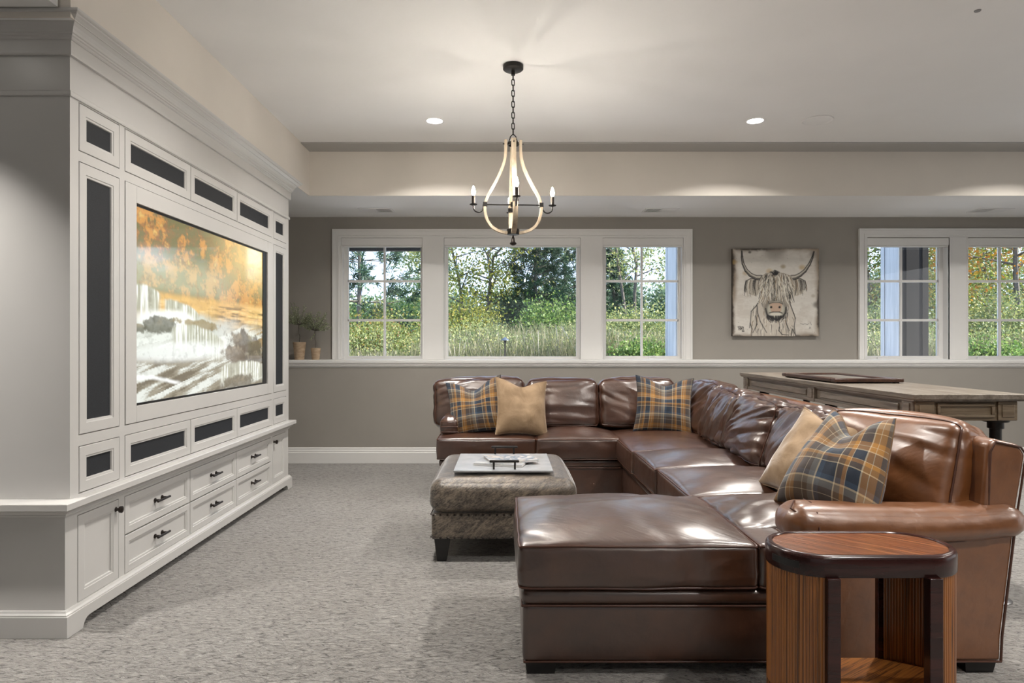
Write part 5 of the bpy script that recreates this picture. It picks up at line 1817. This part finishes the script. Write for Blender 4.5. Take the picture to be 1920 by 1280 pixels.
def bush(name, label, x, y, h, w, mat, n_leaf, leaf, seed, group=None):
    rg = np.random.default_rng(seed)
    z0 = float(gz(np.array(x), np.array(y))) - 0.02
    root = empty(name, (x, y, z0), label, 'shrub', group)
    wood_ = MB()
    tips, dirs = [], []
    for k in range(46):
        az = rg.uniform(0, 6.28); r = w * math.sqrt(rg.random()) * 0.95
        e = np.array([x + r * math.cos(az), y + r * math.sin(az) * 0.8, z0 + h * (1 - 0.45 * (r / w) ** 2) * rg.uniform(0.55, 1.05)])
        b0 = np.array([x + 0.12 * math.cos(az), y + 0.12 * math.sin(az), z0])
        mid = (b0 + e) / 2 + np.array([0, 0, 0.1 * h])
        wood_.tube([tuple(b0), tuple(mid), tuple(e)], [0.011, 0.007, 0.002], 3, cap=False)
        d = (e - mid) / np.linalg.norm(e - mid)
        for t_ in (0.35, 0.6, 0.8, 1.0):
            tips.append(b0 * (1 - t_) ** 2 + 2 * t_ * (1 - t_) * mid + t_ ** 2 * e); dirs.append(d)
    wood_.build('stem', MAT['bark'], root, smooth=True)
    tips, dirs = np.array(tips), np.array(dirs)
    pick = rg.integers(0, len(tips), n_leaf)
    C = tips[pick] + rg.normal(size=(n_leaf, 3)) * 0.16 * w
    C[:, 2] = np.maximum(C[:, 2], z0 + 0.03)
    V, Q = leaf_quads(C, dirs[pick] * 0.6, leaf, leaf * 0.33, rg)
    fo = fast_mesh('foliage', V, Q, mat, root)
    fo['kind'] = 'stuff'


def conifer(name, label, x, y, h, w, mat, seed, nwh=15, per=7, droop=-0.1, low=0.06, needle=0.10, tuft=46, tr=0.05, sub=4, group=None, taper=0.85):
    """whorled branches carrying needle tufts"""
    rg = np.random.default_rng(seed)
    z0 = float(gz(np.array(x), np.array(y))) - 0.02
    root = empty(name, (x, y, z0), label, 'tree', group)
    wood_ = MB()
    wood_.tube([(x, y, z0), (x + 0.02, y, z0 + h * 0.5), (x, y, z0 + h)], [tr, tr * 0.7, 0.008], 7)
    C, D = [], []
    for k in range(nwh):
        f = low + (1 - low) * k / nwh
        reach = w * (1 - taper * f) * rg.uniform(0.8, 1.1)
        for b in range(per):
            az = 6.28 * b / per + rg.uniform(-0.4, 0.4) + k
            p = np.array([x, y, z0 + h * f + rg.uniform(-0.05, 0.05)])
            L = reach * rg.uniform(0.65, 1.1)
            d = np.array([math.cos(az), math.sin(az), droop + rg.uniform(-0.1, 0.2)])
            e = p + d * L + np.array([0, 0, 0.10 * L])
            mid = p + d * L * 0.55
            wood_.tube([tuple(p), tuple(mid), tuple(e)], [0.012 * (1.2 - f), 0.008, 0.003], 4, cap=False)
            for s in range(sub):
                t_ = 0.35 + 0.65 * (s + rg.random()) / sub
                q_ = p + (e - p) * t_
                d2 = d + rg.normal(size=3) * 0.55 + np.array([0, 0, 0.25]); d2 /= np.linalg.norm(d2)
                e2 = q_ + d2 * L * 0.3
                wood_.tube([tuple(q_), tuple(e2)], [0.004, 0.002], 3, cap=False)
                n = tuft
                tt = rg.uniform(0.25, 1.05, n)[:, None]
                C.append(q_ + (e2 - q_) * tt); D.append(np.repeat((d2 * 1.1)[None], n, 0))
            C.append(e + (mid - e) * rg.uniform(0, 0.35, tuft)[:, None]); D.append(np.repeat(d[None] * 1.2, tuft, 0))
    wood_.build('trunk', MAT['bark'], root, smooth=True)
    C, D = np.concatenate(C), np.concatenate(D)
    V, Q = leaf_quads(C, D, needle, needle * 0.055, rg, 0.75)
    fo = fast_mesh('needles', V, Q, mat, root)
    fo['kind'] = 'stuff'


MAT['bounce_strip'] = plain('pale_bounce_surface', (0.72, 0.71, 0.69), 0.9, 0.15, 60, bump=0.6, bscale=90)  # unseen pale strip added outside to bounce sunlight up through the windows
props(MB().box(-4.6, 9.0, 7.005, 9.6, GZ - 0.08, GZ + 0.02).build('bounce_ground', MAT['bounce_strip'], None), 'unseen pale strip added below the windows to bounce sunlight inside', None, None, 'structure')

# trees seen through the left casement
conifer('pine_tree', 'pine tree with open tufted branches seen through the left casement', PX(673, 12.5), 12.5, 4.6, 1.5, MAT['leaf_pine'], 3, 10, 6, 0.02, 0.14, 0.17, 50, 0.05, 5, taper=0.5)
bush('shrub', 'green and rust coloured shrub filling the foot of the left casement', PX(700, 11.2), 11.2, 0.56, 1.25, MAT['leaf_rust'], 10000, 0.05, 5)
bush('shrub', 'yellow green shrub behind the path light left side', PX(775, 13.5), 13.5, 0.72, 1.2, MAT['leaf_rust'], 7000, 0.055, 6)
bush('shrub', 'tall fresh green shrub behind the pine', PX(735, 16.5), 16.5, 1.15, 1.5, MAT['leaf_green'], 8000, 0.08, 7)
tree('deciduous_tree', 'pale green tree at the right side of the left casement', PX(800, 21), 21, 3.6, 0.75, MAT['leaf_pale'], 5000, 0.10, 8, 0.06)
# centre pane
tree('birch_tree', 'yellow green multi-stemmed birch at the left of the wide pane', PX(893, 15.5), 15.5, 4.4, 1.05, MAT['leaf_yellow'], 10500, 0.07, 9, 0.045, 0.2, 0.0, 22, None, 0.2, 3)
tree('birch_tree', 'half bare grey birch in the middle of the wide pane', PX(957, 16.5), 16.5, 4.6, 0.85, MAT['leaf_pale'], 1600, 0.07, 10, 0.045, 0.2, 0.05, 24, None, 0.2, 2)
conifer('evergreen_tree', 'dark evergreen in the middle of the wide pane', PX(1003, 15.5), 15.5, 4.3, 1.0, MAT['leaf_dark'], 11, 20, 8, 0.12, 0.05, 0.15, 30, 0.055, 4, taper=0.72)
conifer('evergreen_tree', 'dark evergreen at the right of the wide pane', PX(1058, 17.5), 17.5, 3.9, 1.15, MAT['leaf_dark'], 12, 20, 8, 0.12, 0.05, 0.16, 30, 0.055, 4, taper=0.78)
bush('shrub', 'fresh green shrub at the foot of the evergreens', PX(1040, 13.8), 13.8, 1.0, 0.9, MAT['leaf_green'], 7000, 0.065, 13)
bush('shrub', 'yellowing shrub at the foot of the multi-stemmed birch', PX(880, 14.2), 14.2, 1.15, 0.85, MAT['leaf_yellow'], 5000, 0.06, 14)
# right casement
tree('birch_tree', 'thin yellow green birch seen through the right casement', PX(1190, 15.0), 15.0, 4.8, 1.05, MAT['leaf_pale'], 6500, 0.07, 15, 0.04, 0.3, 0.04, 24, None, 0.22, 2)
conifer('evergreen_tree', 'small dark evergreen behind the right casement', PX(1150, 19), 19, 2.7, 0.9, MAT['leaf_dark'], 16, 15, 7, 0.1, 0.05, 0.18, 28, 0.05, 3)
bush('shrub', 'pale green shrub low in the right casement', PX(1200, 13.2), 13.2, 0.85, 1.0, MAT['leaf_pale'], 8000, 0.055, 17)
bush('shrub', 'low dark green shrub below the right casement', PX(1200, 9.5), 9.5, 0.30, 0.55, MAT['leaf_green'], 3800, 0.05, 18)
tree('deciduous_tree', 'grey leafless looking tree right of the casement birch', PX(1290, 20), 20, 4.6, 1.1, MAT['leaf_pale'], 2600, 0.11, 19, 0.05)
# window beside the painting
tree('maple_tree', 'orange leaved maple seen through the far right window', PX(1905, 12.5), 12.5, 4.2, 1.55, MAT['leaf_orange'], 13000, 0.075, 20, 0.06, 0.38, 0, 24, None, 0.24)
tree('deciduous_tree', 'green and yellow tree behind the maple', PX(1850, 17), 17, 3.6, 1.7, MAT['leaf_rust'], 12000, 0.085, 21, 0.06, 0.1)
tree('deciduous_tree', 'yellow green tree left of the dark porch post', PX(1625, 15), 15, 4.0, 1.3, MAT['leaf_rust'], 12000, 0.07, 22, 0.05, 0.08)
tree('deciduous_tree', 'green and yellow tree right of the dark porch post', PX(1765, 14.5), 14.5, 4.0, 1.0, MAT['leaf_rust'], 8000, 0.07, 32, 0.05, 0.08)
bush('shrub', 'pale green shrub below the maple', PX(1880, 11.8), 11.8, 1.0, 1.3, MAT['leaf_pale'], 11000, 0.055, 23)
bush('shrub', 'pale green shrub left of the porch post', PX(1640, 12.0), 12.0, 0.95, 0.9, MAT['leaf_pale'], 8000, 0.055, 24)
bush('shrub', 'low dark green shrub below the far right window', PX(1860, 9.5), 9.5, 0.30, 0.65, MAT['leaf_green'], 4500, 0.05, 25)
# hedgerow far behind
k = 0
for (x, y, h, w) in ((-13, 40, 1.0, 1.6), (-9.5, 37, 0.9, 1.6), (-6.3, 40, 1.1, 1.5), (-3.2, 38, 1.3, 1.5), (0.2, 40, 1.5, 1.5), (3.4, 38, 1.6, 1.6), (6.8, 40, 1.9, 1.6), (10.2, 38, 2.2, 1.7),
                     (14, 37, 2.6, 1.8), (18, 38, 3.0, 1.9), (22.2, 37, 3.2, 2.0), (26.5, 38, 3.2, 2.0), (31, 37, 3.2, 2.0)):
    tree('hedgerow_tree', 'hazy green tree of the far hedgerow behind the meadow', x, y, h, w, MAT['leaf_far'], 4200, 0.26, 60 + k, 0.09, 0.05, 0, 16, 'trees of the far hedgerow', 0.3)
    k += 1

# meadow grass: blades with seed heads
rg = np.random.default_rng(77)
n = 100000
y = 9.6 + (rg.random(n) ** 1.5) * 13
x = rg.uniform(-0.36, 0.86, n) * y + rg.normal(size=n) * 0.3
z = gz(x, y)
hh = rg.uniform(0.15, 0.62, n) * (0.75 + 0.5 * np.array([noise.noise(Vector((a * 0.5, b * 0.5, 0))) for a, b in zip(x, y)]))
keep = ~((x < PX(792, 11.0)) & (y < 12.0))
hh = np.where(keep, hh, hh * 0.5)
az = rg.uniform(0, 6.28, n)
lean = rg.normal(size=(n, 2)) * 0.24 * hh[:, None]
wd = rg.uniform(0.0016, 0.0042, n)
dx, dy = np.cos(az) * wd, np.sin(az) * wd
B = np.stack([x, y, z], -1)
P0 = B + np.stack([-dx, -dy, 0 * x], -1); P1 = B + np.stack([dx, dy, 0 * x], -1)
tip = B + np.stack([lean[:, 0], lean[:, 1], hh], -1)
head = np.where(rg.random(n) < 0.25, 1.8, 0.3)[:, None]
P2 = tip + np.stack([dx, dy, 0 * x], -1) * head; P3 = tip - np.stack([dx, dy, 0 * x], -1) * head
GVv = np.stack([P0, P1, P2, P3], 1).reshape(-1, 3)
mg = fast_mesh('meadow_grass', GVv, np.arange(4 * n).reshape(n, 4), MAT['grass_blade'])
props(mg, 'tall straw and green meadow grass in front of the trees', 'grass', None, 'stuff')

n2 = 90000
y2 = 9.6 + (rg.random(n2) ** 1.4) * 11
x2 = rg.uniform(-0.36, 0.86, n2) * y2
patch = np.array([noise.noise(Vector((a * 1.1, b * 1.1, 5.0))) for a, b in zip(x2, y2)])
z2 = gz(x2, y2) + rg.random(n2) * (0.42 + 0.42 * np.clip(patch + 0.2, 0, 1))
Vw, Qw = leaf_quads(np.stack([x2, y2, z2], -1), np.tile(np.array([[0, 0, 0.8]]), (n2, 1)), 0.045, 0.010, rg)
mw = fast_mesh('meadow_weeds', Vw, Qw, MAT['leaf_pale'])
props(mw, 'leafy pale green weeds growing through the meadow grass', 'weeds', None, 'stuff')

# garden path light, porch posts, deck board
lx, ly = PX(947, 9.4), 9.4
pl_ = empty('path_light', (lx, ly, float(gz(np.array(lx), np.array(ly)))), 'low garden path light with a cone cap in the meadow', 'garden light')
z0 = float(gz(np.array(lx), np.array(ly)))
zt = PZ(632, ly)
MB().tube([(lx, ly, z0), (lx, ly, zt - 0.035)], 0.011, 10).build('post', MAT['iron'], pl_, smooth=True)
MB().lathe([(0.066, -0.045), (0.064, -0.040), (0.018, -0.008), (0.008, 0.0)], (lx, ly, zt), 20).build('cap', plain('blue_grey_cap', (0.09, 0.105, 0.125), 0.35, 0.1, Metallic=0.5), pl_, smooth=True)
MB().lathe([(0.010, -0.08), (0.02, -0.075), (0.02, -0.045), (0.012, -0.04)], (lx, ly, zt), 12).build('socket', MAT['iron'], pl_, smooth=True)


def porch_post(x0, x1, y0, y1, label):
    z0_ = float(gz(np.array(x0), np.array(y0))) - 0.05
    r_o = empty('porch_post', ((x0 + x1) / 2, (y0 + y1) / 2, z0_), label, 'post', 'porch posts')
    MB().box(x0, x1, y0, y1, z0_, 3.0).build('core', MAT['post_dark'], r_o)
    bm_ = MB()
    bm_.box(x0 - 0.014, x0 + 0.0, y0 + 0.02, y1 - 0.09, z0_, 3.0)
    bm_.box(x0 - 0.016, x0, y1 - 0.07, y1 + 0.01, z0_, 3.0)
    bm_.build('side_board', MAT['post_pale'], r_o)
    fb = MB()
    for xa in (x0 + 0.06, x1 - 0.08):
        fb.box(xa, xa + 0.012, y0 - 0.008, y0, z0_, 3.0)
    fb.build('front_batten', MAT['post_dark'], r_o)


porch_post(PX(1690, 8.3), PX(1741, 8.3), 8.3, 8.72, 'dark porch post with a pale side board beyond the window by the painting')
porch_post(PX(1270, 8.3), PX(1324, 8.3), 8.3, 8.85, 'porch post showing a pale side at the edge of the right casement')
db = empty('deck_beam', (-2.3, 8.3, 2.36), 'thin dark deck beam across the top of the left casement', 'beam')
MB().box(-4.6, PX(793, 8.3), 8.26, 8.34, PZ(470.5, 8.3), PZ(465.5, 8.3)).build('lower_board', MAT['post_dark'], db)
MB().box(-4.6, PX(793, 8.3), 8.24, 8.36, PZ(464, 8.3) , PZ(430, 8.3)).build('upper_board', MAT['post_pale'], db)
